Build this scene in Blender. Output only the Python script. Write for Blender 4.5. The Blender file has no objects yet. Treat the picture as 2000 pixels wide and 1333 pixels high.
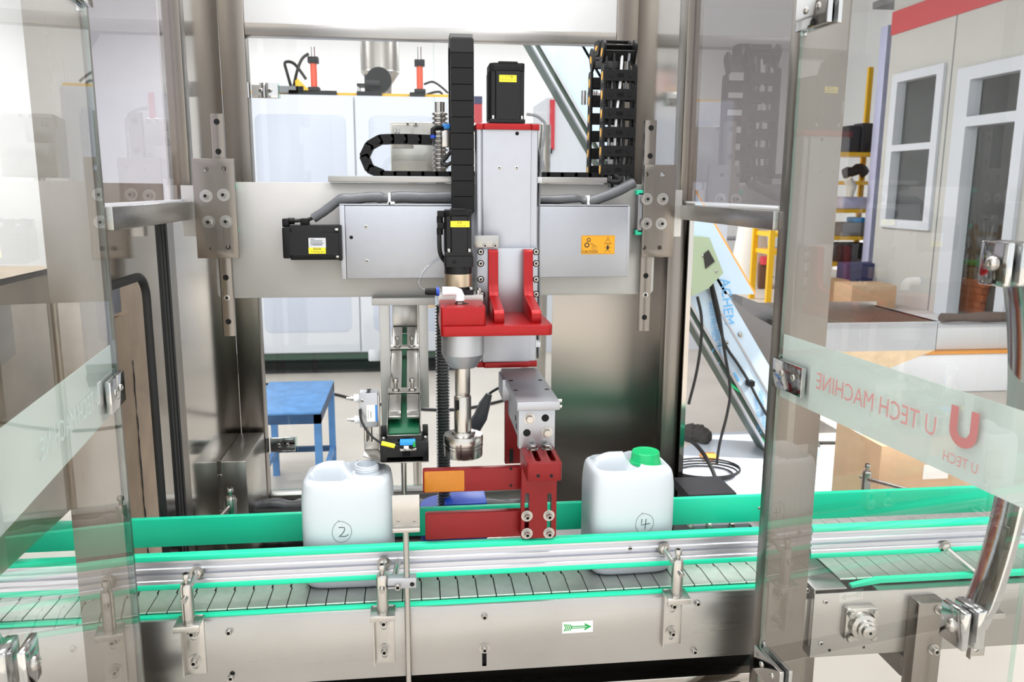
import bpy, bmesh, math, random
from math import sin, cos, pi, radians
from mathutils import Vector, Matrix
random.seed(7)
SC = bpy.context.scene
COL = SC.collection
# ------------------------------------------------------------------ camera
FPX, CX, CY = 1600.0, 1000.0, 666.5          # focal length and centre in pixels of the 2000 x 1333 frame
YAW, PITCH, ROLL, CAMZ = 0.1165, 0.185, 0.0055, 1.6696
FWD = Vector((sin(YAW)*cos(PITCH), cos(YAW)*cos(PITCH), -sin(PITCH)))
_r = Vector((cos(YAW), -sin(YAW), 0)); _u = _r.cross(FWD)
RIGHT = _r*cos(ROLL) + _u*sin(ROLL); UP = -_r*sin(ROLL) + _u*cos(ROLL)
CAM = Vector((0, 0, CAMZ))
cd = bpy.data.cameras.new('camera'); cam = bpy.data.objects.new('camera', cd); COL.objects.link(cam)
cd.sensor_width = 36; cd.lens = FPX/2000*36; cd.clip_start = 0.02; cd.clip_end = 200
cam.matrix_world = Matrix(((RIGHT.x, UP.x, -FWD.x, 0), (RIGHT.y, UP.y, -FWD.y, 0), (RIGHT.z, UP.z, -FWD.z, CAMZ), (0, 0, 0, 1)))
cd.dof.use_dof = True; cd.dof.focus_distance = 1.75; cd.dof.aperture_fstop = 9.0
SC.camera = cam
# ------------------------------------------------------------------ world, sun, added fill lights, exposure
W = bpy.data.worlds.new('daylight'); SC.world = W; W.use_nodes = True
W.node_tree.nodes['Background'].inputs[0].default_value = (0.96, 0.98, 1.0, 1)
W.node_tree.nodes['Background'].inputs[1].default_value = 1.85
sd = bpy.data.lights.new('sun', 'SUN'); sd.energy = 9.0; sd.angle = radians(0.6); sd.color = (1, 0.97, 0.92)
sun = bpy.data.objects.new('sun', sd); COL.objects.link(sun)
SUN_DIR = Vector((0.60, -0.25, 0.75))             # towards the sun
sun.rotation_euler = SUN_DIR.to_track_quat('Z', 'Y').to_euler()
def area(loc, sx, sy, power, target=None, color=(1, 1, 1)):
    l = bpy.data.lights.new('fill_light', 'AREA'); l.shape = 'RECTANGLE'; l.size = sx; l.size_y = sy; l.energy = power; l.color = color
    o = bpy.data.objects.new('fill_light', l); COL.objects.link(o); o.location = loc
    d = (Vector(target) - Vector(loc)) if target else Vector((0, 0, -1))
    o.rotation_euler = d.to_track_quat('-Z', 'Y').to_euler(); return o
for lx, ly, pw in ((-1.6, 0.9, 80), (1.8, 0.9, 80), (0.3, 2.75, 110), (-2.2, 4.2, 40), (1.2, 4.4, 40), (-3.0, 8.5, 60), (2.0, 8.5, 60), (-2.5, 13.4, 300), (2.0, 13.4, 300)):
    area((lx, ly, 4.9), 2.4, 0.9, pw)  # unseen fill lights added under the roof to brighten hall and machine
for lx in (-1.9, 1.9):
    area((lx, -1.3, 4.3), 2.2, 1.1, 32, (lx*.2, 1.8, 1.0))  # fill lights added on the camera side to lift the machine front
SC.view_settings.view_transform = 'Standard'; SC.view_settings.look = 'None'
SC.view_settings.exposure = 0.0; SC.view_settings.gamma = 1.0; SC.view_settings.use_curve_mapping = False
SC.cycles.max_bounces = 10; SC.cycles.transparent_max_bounces = 24; SC.cycles.glossy_bounces = 6
SC.cycles.sample_clamp_indirect = 6.0; SC.cycles.caustics_reflective = False; SC.cycles.caustics_refractive = False
# ------------------------------------------------------------------ pixel to place
def at(px, py, Y=None, X=None, Z=None):
    d = FWD + RIGHT*((px-CX)/FPX) - UP*((py-CY)/FPX)
    if Y is not None: t = Y/d.y
    elif X is not None: t = X/d.x
    else: t = (Z-CAMZ)/d.z
    return CAM + d*t
def AX(px, py, Y): return at(px, py, Y=Y).x
def AZ(px, py, Y): return at(px, py, Y=Y).z
# ------------------------------------------------------------------ materials
def lin(c):
    return tuple(((v/255)/12.92 if v/255 <= .04045 else ((v/255+.055)/1.055)**2.4) for v in c) + (1,)
MATS = {}
def mat(name, rgb, rough=.5, metal=0., noise=None, brushed=None, bump=None, spec=.5, coat=0., sss=0., aniso=0.):
    m = bpy.data.materials.new(name); m.use_nodes = True; nt = m.node_tree; N = nt.nodes; L = nt.links
    b = N['Principled BSDF']; c = lin(rgb)
    b.inputs['Base Color'].default_value = c; b.inputs['Roughness'].default_value = rough; b.inputs['Metallic'].default_value = metal
    b.inputs['Specular IOR Level'].default_value = spec; b.inputs['Coat Weight'].default_value = coat
    if sss:
        b.inputs['Subsurface Weight'].default_value = sss; b.inputs['Subsurface Radius'].default_value = (.02, .02, .02); b.inputs['Subsurface Scale'].default_value = 1.0
    if noise or brushed or bump:
        tc = N.new('ShaderNodeTexCoord')
    if noise:                                       # (scale, amount, detail): soft mottling of the colour
        n = N.new('ShaderNodeTexNoise'); n.inputs['Scale'].default_value = noise[0]; n.inputs['Detail'].default_value = noise[2] if len(noise) > 2 else 4
        L.new(tc.outputs['Object'], n.inputs['Vector'])
        mx = N.new('ShaderNodeMix'); mx.data_type = 'RGBA'; mx.blend_type = 'MULTIPLY'; mx.inputs[0].default_value = 1
        r = N.new('ShaderNodeValToRGB'); lo = 1-noise[1]
        r.color_ramp.elements[0].position = .3; r.color_ramp.elements[0].color = (lo, lo, lo, 1)
        r.color_ramp.elements[1].position = .7; r.color_ramp.elements[1].color = (1, 1, 1, 1)
        L.new(n.outputs['Fac'], r.inputs[0]); mx.inputs[6].default_value = c; L.new(r.outputs[0], mx.inputs[7]); L.new(mx.outputs[2], b.inputs['Base Color'])
    if brushed:                                     # (sx, sy, sz, amount): streaks in roughness and bump
        mp = N.new('ShaderNodeMapping'); mp.inputs['Scale'].default_value = brushed[:3]
        n2 = N.new('ShaderNodeTexNoise'); n2.inputs['Scale'].default_value = 1.0; n2.inputs['Detail'].default_value = 3
        L.new(tc.outputs['Object'], mp.inputs[0]); L.new(mp.outputs[0], n2.inputs['Vector'])
        mr = N.new('ShaderNodeMapRange'); mr.inputs[3].default_value = rough-brushed[3]; mr.inputs[4].default_value = rough+brushed[3]
        L.new(n2.outputs['Fac'], mr.inputs[0]); L.new(mr.outputs[0], b.inputs['Roughness'])
        bp = N.new('ShaderNodeBump'); bp.inputs['Strength'].default_value = .06; bp.inputs['Distance'].default_value = .001
        L.new(n2.outputs['Fac'], bp.inputs['Height']); L.new(bp.outputs[0], b.inputs['Normal'])
    if bump:                                        # (scale, strength)
        n3 = N.new('ShaderNodeTexNoise'); n3.inputs['Scale'].default_value = bump[0]; n3.inputs['Detail'].default_value = 5
        L.new(tc.outputs['Object'], n3.inputs['Vector'])
        bp = N.new('ShaderNodeBump'); bp.inputs['Strength'].default_value = bump[1]; bp.inputs['Distance'].default_value = .004
        L.new(n3.outputs['Fac'], bp.inputs['Height']); L.new(bp.outputs[0], b.inputs['Normal'])
    MATS[name] = m; return m
ST = (168, 163, 156)
mat('steel_v', (132, 126, 119), .30, 1, brushed=(240, 240, 3, .08), noise=(3, .10))
mat('steel_h', (168, 166, 163), .30, 1, brushed=(3, 240, 240, .08), noise=(5, .10))
mat('steel_sheet', (176, 171, 165), .10, 1, noise=(4, .08))
_m = mat('steel_brushed', (178, 172, 165), .30, 1)
_m.node_tree.nodes['Principled BSDF'].inputs['Anisotropic'].default_value = .9; _m.node_tree.nodes['Principled BSDF'].inputs['Anisotropic Rotation'].default_value = .25
_t = _m.node_tree.nodes.new('ShaderNodeTangent'); _t.direction_type = 'RADIAL'; _t.axis = 'X'; _m.node_tree.links.new(_t.outputs[0], _m.node_tree.nodes['Principled BSDF'].inputs['Tangent'])
mat('steel_warm', (204, 186, 162), .40, 1, noise=(9, .22), brushed=(150, 150, 6, .06))
mat('steel_sunlit', (236, 236, 236), .5, .3, noise=(5, .04))  # near-white base colour stands in for sunlight on the top sheet
mat('steel_plain', (190, 187, 182), .28, 1, noise=(30, .08))
mat('steel_bolt', (180, 177, 172), .24, 1)
mat('slat_steel', (228, 229, 224), .40, 1, noise=(40, .12))
mat('chrome', (186, 186, 186), .09, 1)
mat('steel_dark', (122, 122, 124), .32, 1)
mat('alu', (174, 176, 182), .42, .85, noise=(60, .03))
mat('alu_rail', (208, 209, 216), .36, .8)
mat('alu_plate', (190, 188, 184), .55, .6, noise=(14, .04), bump=(900, .03))
mat('alu_bright', (172, 174, 179), .40, .85)
mat('champagne', (190, 174, 150), .32, .9)
mat('red_anod', (156, 5, 10), .36, .35, noise=(60, .08))
mat('red_dark', (124, 6, 9), .38, .3, noise=(60, .08))
mat('green', (20, 214, 166), .42, noise=(7, .05))
mat('green_cap', (8, 182, 108), .38)
mat('green_belt', (8, 92, 58), .5)
mat('green_dark', (58, 78, 66), .5)
mat('black_anod', (15, 15, 17), .42, 0, spec=.3)
mat('black_plastic', (10, 10, 11), .5, spec=.25)
mat('black_rubber', (24, 24, 24), .7)
mat('dark_void', (6, 6, 6), .9)  # black for the shade inside holes, slots and hollow bodies
mat('can_white', (204, 210, 216), .36, sss=.25, noise=(20, .015))
mat('white_paint', (208, 213, 222), .45)
mat('white_panel', (188, 196, 212), .3)
mat('white_plastic', (238, 240, 244), .4)
mat('wall_white', (216, 217, 218), .7, noise=(1.2, .04))
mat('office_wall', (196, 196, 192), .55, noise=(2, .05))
mat('stripe_red', (200, 58, 68), .6)
mat('yellow_label', (246, 228, 38), .4)
mat('grey_label', (205, 207, 210), .35)
mat('orange_label', (226, 158, 6), .4)
mat('amber', (184, 112, 4), .35, noise=(120, .12))
mat('thread_steel', (120, 120, 122), .32, .8)
mat('chain_grey', (62, 66, 74), .5)
mat('ink_recess_black', (28, 26, 24), .6)
mat('ink_grey', (96, 98, 104), .6)
mat('ink_red', (205, 96, 96), .6)
mat('ink_blue', (96, 170, 224), .5)
mat('ink_green', (24, 150, 74), .5)
mat('blue_tag', (40, 126, 205), .4)
mat('sensor_blue', (36, 148, 222), .35)
mat('yellow_dot', (244, 184, 70), .4)
mat('yellow_paint', (238, 186, 22), .45)
mat('orange_edge', (236, 160, 70), .5)
mat('orange_cyl', (226, 84, 50), .4)
mat('grey_sleeve', (88, 90, 94), .42, bump=(60, .3))
mat('black_sleeve', (74, 75, 78), .4, bump=(50, .5))
mat('blue_film', (184, 204, 220), .35, .2, noise=(6, .06))
mat('film_sheet', (205, 214, 226), .3, .15, noise=(4, .08), bump=(6, .1))
mat('pale_green', (150, 166, 138), .5)
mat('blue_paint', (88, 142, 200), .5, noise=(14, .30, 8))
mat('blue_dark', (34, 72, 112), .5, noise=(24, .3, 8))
mat('blue_bright', (6, 62, 170), .35)
mat('blue_bin', (10, 66, 130), .5)
mat('navy', (40, 46, 92), .5)
mat('cardboard', (200, 168, 134), .75, noise=(12, .10))
mat('paper', (235, 232, 226), .7)
mat('cloth_dark', (66, 64, 62), .9, bump=(40, .6))
mat('cloth_white', (226, 222, 214), .9, bump=(30, .6))
mat('lilac', (198, 202, 236), .6)
mat('pot', (132, 112, 92), .6, noise=(30, .25))
mat('pot_gold', (206, 172, 96), .5)
mat('brick_orange', (222, 116, 66), .8, noise=(30, .15))
mat('plant_green', (70, 190, 84), .5)
mat('dark_thing', (38, 38, 42), .6)
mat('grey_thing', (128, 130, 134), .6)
mat('cloth_brown', (98, 84, 78), .9, bump=(30, .5))
mat('brown_thing', (128, 92, 70), .7, noise=(20, .2))
mat('floor_concrete', (206, 199, 190), .55, noise=(1.6, .16, 9), bump=(60, .12))
mat('roof_grey', (205, 207, 210), .7)
def clear_glass(name, ior, tint, rough=0.0, extra=0.0):
    m = bpy.data.materials.new(name); m.use_nodes = True; nt = m.node_tree; N = nt.nodes; L = nt.links
    N.remove(N['Principled BSDF']); out = N['Material Output']
    t = N.new('ShaderNodeBsdfTransparent'); t.inputs[0].default_value = tint
    g = N.new('ShaderNodeBsdfGlossy'); g.inputs['Roughness'].default_value = rough
    f = N.new('ShaderNodeFresnel'); f.inputs['IOR'].default_value = ior
    ge = N.new('ShaderNodeNewGeometry'); su = N.new('ShaderNodeMath'); su.operation = 'SUBTRACT'; su.inputs[0].default_value = 1; L.new(ge.outputs['Backfacing'], su.inputs[1])
    mu = N.new('ShaderNodeMath'); mu.operation = 'MULTIPLY'; L.new(f.outputs[0], mu.inputs[0]); L.new(su.outputs[0], mu.inputs[1])   # the outer face mirrors, the exit face only lets light out
    mx = N.new('ShaderNodeMixShader'); L.new(mu.outputs[0], mx.inputs[0]); L.new(t.outputs[0], mx.inputs[1]); L.new(g.outputs[0], mx.inputs[2])
    L.new(mx.outputs[0], out.inputs[0]); MATS[name] = m; return m
clear_glass('glass', 1.5, (.985, .993, .988, 1))
clear_glass('door_glass', 1.95, (.985, .993, .988, 1))
clear_glass('glass_edge', 1.5, (.80, .91, .87, 1))
clear_glass('clear_tube', 1.45, (.93, .95, .97, 1), .05)
def frosted(name, rgb, fac):
    m = bpy.data.materials.new(name); m.use_nodes = True; nt = m.node_tree; N = nt.nodes; L = nt.links
    N.remove(N['Principled BSDF']); out = N['Material Output']; c = lin(rgb)
    t = N.new('ShaderNodeBsdfTransparent'); t.inputs[0].default_value = (1, 1, 1, 1)
    d = N.new('ShaderNodeBsdfDiffuse'); d.inputs[0].default_value = c
    tr = N.new('ShaderNodeBsdfTranslucent'); tr.inputs[0].default_value = c
    a = N.new('ShaderNodeMixShader'); a.inputs[0].default_value = .5; L.new(d.outputs[0], a.inputs[1]); L.new(tr.outputs[0], a.inputs[2])
    mx = N.new('ShaderNodeMixShader'); mx.inputs[0].default_value = fac; L.new(t.outputs[0], mx.inputs[1]); L.new(a.outputs[0], mx.inputs[2])
    L.new(mx.outputs[0], out.inputs[0]); MATS[name] = m
frosted('frost', (218, 226, 222), .93)
frosted('frost_print', (212, 150, 148), .92)
frosted('frost_print_pale', (215, 225, 222), .92)
# ------------------------------------------------------------------ mesh helpers
def box(bm, x0, x1, y0, y1, z0, z1):
    v = [bm.verts.new((x, y, z)) for x in (x0, x1) for y in (y0, y1) for z in (z0, z1)]
    for f in ((0, 1, 3, 2), (4, 6, 7, 5), (0, 4, 5, 1), (2, 3, 7, 6), (0, 2, 6, 4), (1, 5, 7, 3)):
        bm.faces.new([v[i] for i in f])
def cyl(bm, a, b, r, r2=None, n=20):
    a = Vector(a); b = Vector(b); r2 = r if r2 is None else r2
    q = (b-a).to_track_quat('Z', 'Y')
    A = [bm.verts.new(a + q @ Vector((r*cos(2*pi*i/n), r*sin(2*pi*i/n), 0))) for i in range(n)]
    Bv = [bm.verts.new(b + q @ Vector((r2*cos(2*pi*i/n), r2*sin(2*pi*i/n), 0))) for i in range(n)]
    for i in range(n): bm.faces.new((A[i], A[(i+1) % n], Bv[(i+1) % n], Bv[i]))
    bm.faces.new(A[::-1]); bm.faces.new(Bv)
def lathe(bm, prof, base, axis=(0, 0, 1), n=28):
    base = Vector(base); q = Vector(axis).to_track_quat('Z', 'Y'); rings = []
    for r, z in prof:
        if r < 1e-6: rings.append([bm.verts.new(base + q @ Vector((0, 0, z)))])
        else: rings.append([bm.verts.new(base + q @ Vector((r*cos(2*pi*i/n), r*sin(2*pi*i/n), z))) for i in range(n)])
    for A, Bv in zip(rings, rings[1:]):
        for i in range(n):
            j = (i+1) % n
            if len(A) == 1 and len(Bv) == 1: continue
            if len(A) == 1: bm.faces.new((A[0], Bv[j], Bv[i]))
            elif len(Bv) == 1: bm.faces.new((A[i], A[j], Bv[0]))
            else: bm.faces.new((A[i], A[j], Bv[j], Bv[i]))
    if len(rings[0]) > 1: bm.faces.new(rings[0][::-1])
    if len(rings[-1]) > 1: bm.faces.new(rings[-1])
def smooth_path(pts, k=6):
    P = [Vector(p) for p in pts]; out = []
    for i in range(len(P)-1):
        p0 = P[max(i-1, 0)]; p1 = P[i]; p2 = P[i+1]; p3 = P[min(i+2, len(P)-1)]
        for s in range(k):
            t = s/k
            out.append(.5*((2*p1) + (p2-p0)*t + (2*p0-5*p1+4*p2-p3)*t*t + (3*p1-p0-3*p2+p3)*t**3))
    out.append(P[-1]); return out
def tube(bm, pts, r, n=8, wob=0.0, flat=1.0):
    P = [Vector(p) for p in pts]; prev = None; rings = []
    for i, p in enumerate(P):
        t = (P[min(i+1, len(P)-1)] - P[max(i-1, 0)]).normalized()
        if prev is None:
            up = Vector((0, 0, 1)) if abs(t.z) < .9 else Vector((0, 1, 0)); s = t.cross(up).normalized()
        else: s = (prev - t*prev.dot(t)).normalized()
        prev = s; u = s.cross(t); rr = r[i] if isinstance(r, (list, tuple)) else r
        rings.append([bm.verts.new(p + (s*cos(2*pi*k/n) + u*flat*sin(2*pi*k/n))*rr*(1+wob*random.uniform(-1, 1))) for k in range(n)])
    for A, Bv in zip(rings, rings[1:]):
        for k in range(n): bm.faces.new((A[k], A[(k+1) % n], Bv[(k+1) % n], Bv[k]))
    bm.faces.new(rings[0][::-1]); bm.faces.new(rings[-1])
def prism(bm, poly, axis, a, b):
    def pt(p, d):
        return {'X': (d, p[0], p[1]), 'Y': (p[0], d, p[1]), 'Z': (p[0], p[1], d)}[axis]
    A = [bm.verts.new(pt(p, a)) for p in poly]; Bv = [bm.verts.new(pt(p, b)) for p in poly]; n = len(poly)
    for i in range(n): bm.faces.new((A[i], A[(i+1) % n], Bv[(i+1) % n], Bv[i]))
    bm.faces.new(A[::-1]); bm.faces.new(Bv)
def rrect(x0, x1, z0, z1, r, n=5):
    out = []
    for cx, cz, a0 in ((x1-r, z1-r, 0), (x0+r, z1-r, 90), (x0+r, z0+r, 180), (x1-r, z0+r, 270)):
        for i in range(n+1):
            a = radians(a0 + 90*i/n); out.append((cx + r*cos(a), cz + r*sin(a)))
    return out
def finish(bm, bev=0, seg=2, sharp=35):
    bmesh.ops.recalc_face_normals(bm, faces=bm.faces)
    if bev: bmesh.ops.bevel(bm, geom=[e for e in bm.edges if len(e.link_faces) == 2 and e.calc_face_angle(0) > .5], offset=bev, segments=seg, affect='EDGES', profile=.5)
    me = bpy.data.meshes.new('mesh'); bm.to_mesh(me); bm.free()
    me.polygons.foreach_set('use_smooth', [True]*len(me.polygons)); me.set_sharp_from_angle(angle=radians(sharp)); return me
def wloc(o):
    l = Vector(o.location)
    while o.parent: o = o.parent; l += Vector(o.location)
    return l
def link(name, me, m, parent=None, loc=(0, 0, 0)):
    o = bpy.data.objects.new(name, me); COL.objects.link(o)
    if m and not me.materials:
        me.materials.append(MATS[m]); me.materials.append(MATS['ink_recess_black'])  # second slot: black standing for the shade in bolt sockets
    o.location = Vector(loc) - (wloc(parent) if parent else Vector())
    o.parent = parent; return o
def ob(name, bm, m, parent=None, bev=0, seg=2, sharp=35):
    """one mesh object; vertices are given in the world, the origin goes to the middle of the base"""
    me = finish(bm, bev, seg, sharp)
    co = [v.co for v in me.vertices]
    c = Vector(((min(v.x for v in co)+max(v.x for v in co))/2, (min(v.y for v in co)+max(v.y for v in co))/2, min(v.z for v in co)))
    me.transform(Matrix.Translation(-c)); return link(name, me, m, parent, c)
def bx(name, m, parent, x0, x1, y0, y1, z0, z1, bev=0, seg=2):
    bm = bmesh.new(); box(bm, x0, x1, y0, y1, z0, z1); return ob(name, bm, m, parent, bev, seg)
def cy(name, m, parent, a, b, r, r2=None, n=24, bev=0):
    bm = bmesh.new(); cyl(bm, a, b, r, r2, n); return ob(name, bm, m, parent, bev)
def tb(name, m, parent, pts, r, n=8, wob=0, sm=0, flat=1.0):
    bm = bmesh.new(); tube(bm, smooth_path(pts, sm) if sm else pts, r, n, wob, flat); return ob(name, bm, m, parent, sharp=60)
def pr(name, m, parent, poly, axis, a, b, bev=0):
    bm = bmesh.new(); prism(bm, poly, axis, a, b); return ob(name, bm, m, parent, bev)
def tag(o, label=None, cat=None, group=None, kind=None):
    if label: o['label'] = label
    if cat: o['category'] = cat
    if group: o['group'] = group
    if kind: o['kind'] = kind
    return o
def thing(name, label, cat, loc, group=None):
    o = bpy.data.objects.new(name, None); COL.objects.link(o); o.location = loc; o.empty_display_size = .05
    return tag(o, label, cat, group)
def struct(o): o['kind'] = 'structure'; return o
def copy_tree(o, parent=None):
    c = o.copy(); COL.objects.link(c); c.parent = parent
    for ch in list(o.children): copy_tree(ch, c)
    return c
def cut(o, cutters):
    """take the cutter shapes (a bmesh filled in world space) out of a mesh object"""
    me = finish(cutters); k = bpy.data.objects.new('cutter', me); COL.objects.link(k); bpy.context.view_layer.update()
    md = o.modifiers.new('cut', 'BOOLEAN'); md.object = k; md.solver = 'EXACT'
    bpy.context.view_layer.update()
    dg = bpy.context.evaluated_depsgraph_get(); new = bpy.data.meshes.new_from_object(o.evaluated_get(dg))
    o.modifiers.clear(); old = o.data; o.data = new; bpy.data.meshes.remove(old); bpy.data.objects.remove(k); bpy.data.meshes.remove(me)
    new.set_sharp_from_angle(angle=radians(35)); return o
# shared bolts: the head points towards -Y (front), -X (left) or +Z (up)
_bolt = {}
AXV = {'F': (0, -1, 0), 'L': (-1, 0, 0), 'U': (0, 0, 1), 'R': (1, 0, 0)}
def _bm_bolt(kind, r, h, ax):
    key = (kind, r, h, ax)
    if key not in _bolt:
        bm = bmesh.new()
        if kind == 'socket': lathe(bm, [(r, 0), (r, h*.88), (r*.9, h), (r*.55, h), (r*.5, h*.55), (0, h*.55)], (0, 0, 0), AXV[ax], 12)
        elif kind == 'hex': lathe(bm, [(r, 0), (r, h*.85), (r*.86, h), (0, h)], (0, 0, 0), AXV[ax], 6)
        elif kind == 'button': lathe(bm, [(r, 0), (r*.95, h*.5), (r*.7, h*.9), (r*.4, h), (r*.36, h*.6), (0, h*.6)], (0, 0, 0), AXV[ax], 12)
        elif kind == 'washer': lathe(bm, [(r, 0), (r, h), (r*.45, h)], (0, 0, 0), AXV[ax], 20)
        elif kind == 'disc': lathe(bm, [(r, 0), (r*.97, h), (0, h)], (0, 0, 0), AXV[ax], 16)
        if kind in ('socket', 'button'):
            q = Vector(AXV[ax])
            for f in bm.faces:
                c = f.calc_center_median()
                if (c - q*c.dot(q)).length < r*.52 and c.dot(q) < h*.9: f.material_index = 1  # socket recess faces coloured black in place of shade
        _bolt[key] = finish(bm)
    return _bolt[key]
def bolt(parent, p, r=.005, h=.006, ax='F', kind='socket', washer=0, m='steel_bolt', name=None):
    p = Vector(p)
    if washer:
        link('washer', _bm_bolt('washer', washer, .002, ax), m, parent, p); p = p + Vector(AXV[ax])*.002
    return link(name or 'bolt', _bm_bolt(kind, r, h, ax), m, parent, p)
def hole(parent, p, r, ax='F', name='bolt_hole'):
    return link(name, _bm_bolt('disc', r, .0004, ax), 'dark_void', parent, p)  # flat black disc painted for the shade inside a hole
FONT_CACHE = {}
def text(name, body, m, parent, origin, size, xdir=(1, 0, 0), ydir=(0, 0, 1), depth=.0002, align='CENTER', bold=0.0, italic=0.0, sx=1.0, fit=None):
    cu = bpy.data.curves.new('text', 'FONT'); cu.body = body; cu.size = size; cu.align_x = align; cu.align_y = 'CENTER'; cu.offset = bold; cu.shear = italic
    cu.resolution_u = 2
    t = bpy.data.objects.new('text', cu); COL.objects.link(t); bpy.context.view_layer.update()
    me = bpy.data.meshes.new_from_object(t.evaluated_get(bpy.context.evaluated_depsgraph_get()))
    bpy.data.objects.remove(t); bpy.data.curves.remove(cu)
    if fit: sx = fit/(max(v.co.x for v in me.vertices)-min(v.co.x for v in me.vertices))
    xd = Vector(xdir).normalized(); yd = Vector(ydir).normalized(); zd = xd.cross(yd)
    me.transform(Matrix(((xd.x*sx, yd.x, zd.x, 0), (xd.y*sx, yd.y, zd.y, 0), (xd.z*sx, yd.z, zd.z, 0), (0, 0, 0, 1))))
    me.materials.clear()
    return link(name, me, m, parent, origin)
def strokes(name, m, parent, lines, width, Y, thick=.0004):
    """pen lines on a surface facing the camera: lists of (x, z) points"""
    bm = bmesh.new()
    for ln in lines:
        L, R_ = [], []
        for i, p in enumerate(ln):
            a = Vector(ln[max(i-1, 0)]); b = Vector(ln[min(i+1, len(ln)-1)]); t = (b-a).normalized(); nrm = Vector((-t.y, t.x))*width/2
            L.append((p[0]+nrm.x, p[1]+nrm.y)); R_.append((p[0]-nrm.x, p[1]-nrm.y))
        for i in range(len(ln)-1):
            bm.faces.new([bm.verts.new((q[0], Y, q[1])) for q in (L[i], L[i+1], R_[i+1], R_[i])])
    return ob(name, bm, m, parent)
# ================================================================== THE SETTING
XW = at(1848, 624, Z=0).x                      # the office wall runs along Y at this X
struct(bx('floor', 'floor_concrete', None, -7, 13, -9, 17, -.05, 0))
struct(bx('wall_back', 'wall_white', None, -7, 13, 16.6, 16.8, 0, 5.2))
struct(bx('wall_left', 'wall_white', None, -6.4, -6.2, -2, 16.6, 0, 5.2))
struct(bx('ceiling', 'roof_grey', None, -7, 5.7, .6, 16.6, 5.2, 5.3))       # made-up skylight gap on the right, shaped to drop sun on the floor
struct(bx('ceiling', 'roof_grey', None, 5.7, 13, .6, 1.7, 5.2, 5.3))
struct(bx('ceiling', 'roof_grey', None, 1.6, 13, -3.5, .6, 5.2, 5.3))  # roof piece added to keep the sun off the machine
struct(bx('ceiling', 'roof_grey', None, 5.7, 13, 3.95, 16.6, 5.2, 5.3))
struct(bx('ceiling', 'roof_grey', None, 8.2, 13, 1.7, 3.95, 5.2, 5.3))
# the white panel office along the right
def wy(px, py): return at(px, py, X=XW).y
def wz(px, py): return at(px, py, X=XW).z
y_door0, y_door1 = wy(1962, 500), wy(1862, 500)
z_top, z_door = 4.5, wz(1900, 140)
win_y0, win_y1 = wy(1826, 300), wy(1740, 300); win_z0, win_z1 = wz(1828, 452), wz(1828, 128)
wr = bmesh.new()
box(wr, XW, XW+.12, y_door1, win_y0, 0, z_top); y_end = wy(1722, 300); box(wr, XW, XW+.12, win_y1, y_end, 0, z_top)
box(wr, XW, XW+.12, win_y0, win_y1, 0, win_z0); box(wr, XW, XW+.12, win_y0, win_y1, win_z1, z_top)
box(wr, XW, XW+.12, 4.0, y_door0, 0, z_top); box(wr, XW, XW+.12, y_door0, y_door1, z_door, z_top)
wall_r = struct(ob('wall_right', wr, 'office_wall'))
zr = wz(1700, 62)
struct(bx('trim_1', 'stripe_red', None, XW-.02, XW-.001, 4.0, y_end, zr-.16, zr+.16))
bx('panel_seam', 'grey_thing', wall_r, XW-.004, XW, wy(1842, 300)-.02, wy(1842, 300), 0, z_top-.6)
w1 = struct(bx('window_1', 'glass', None, XW+.05, XW+.06, win_y0, win_y1, win_z0, win_z1))
fm = bmesh.new()
for a, b, c, d in ((win_y0-.07, win_y0+.07, win_z0, win_z1), (win_y1-.07, win_y1+.07, win_z0, win_z1), (win_y0+.07, win_y1-.07, win_z0, win_z0+.12), (win_y0+.07, win_y1-.07, win_z1-.12, win_z1), (win_y0+.07, win_y1-.07, (win_z0+win_z1)/2, (win_z0+win_z1)/2+.09)):
    box(fm, XW-.04, XW+.1, a, b, c, d)
ob('window_frame', fm, 'white_paint', w1)
d1 = struct(bx('door_1', 'glass', None, XW+.05, XW+.06, y_door0, y_door1, .03, z_door))
fm = bmesh.new()
for a, b, c, d in ((y_door0-.14, y_door0+.02, 0, z_door+.06), (y_door1-.04, y_door1+.22, 0, z_door+.06), (y_door0+.02, y_door1-.04, z_door-.1, z_door+.06), (y_door0+.02, y_door1-.04, wz(1920, 235)-.06, wz(1920, 235)+.06)):
    box(fm, XW-.05, XW+.12, a, b, c, d)
ob('door_frame', fm, 'white_paint', d1)
struct(bx('wall_office', 'grey_thing', None, XW+3.2, XW+3.3, 4, 12.6, 0, 4.5))  # grey wall colour stands in for the dim office interior
struct(bx('ceiling_office', 'grey_thing', None, XW+.12, XW+3.2, 4, 12.6, 4.4, 4.5))  # ceiling added to darken the office interior
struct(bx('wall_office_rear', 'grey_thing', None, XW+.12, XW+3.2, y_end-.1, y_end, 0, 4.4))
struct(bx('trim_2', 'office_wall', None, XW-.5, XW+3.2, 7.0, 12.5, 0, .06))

# ================================================================== ENCLOSURE OF THE MACHINE
XL, XR, YM, YR = -.575, .715, 2.0, 2.65
fr = thing('machine_enclosure', 'tall stainless steel machine frame with square posts, steel wall sheets and clear panels', 'machine frame', (.07, 2.0, 0))
zb, zt = at(388, 428, Y=YM).z, at(375, 393, Y=YM).z
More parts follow.
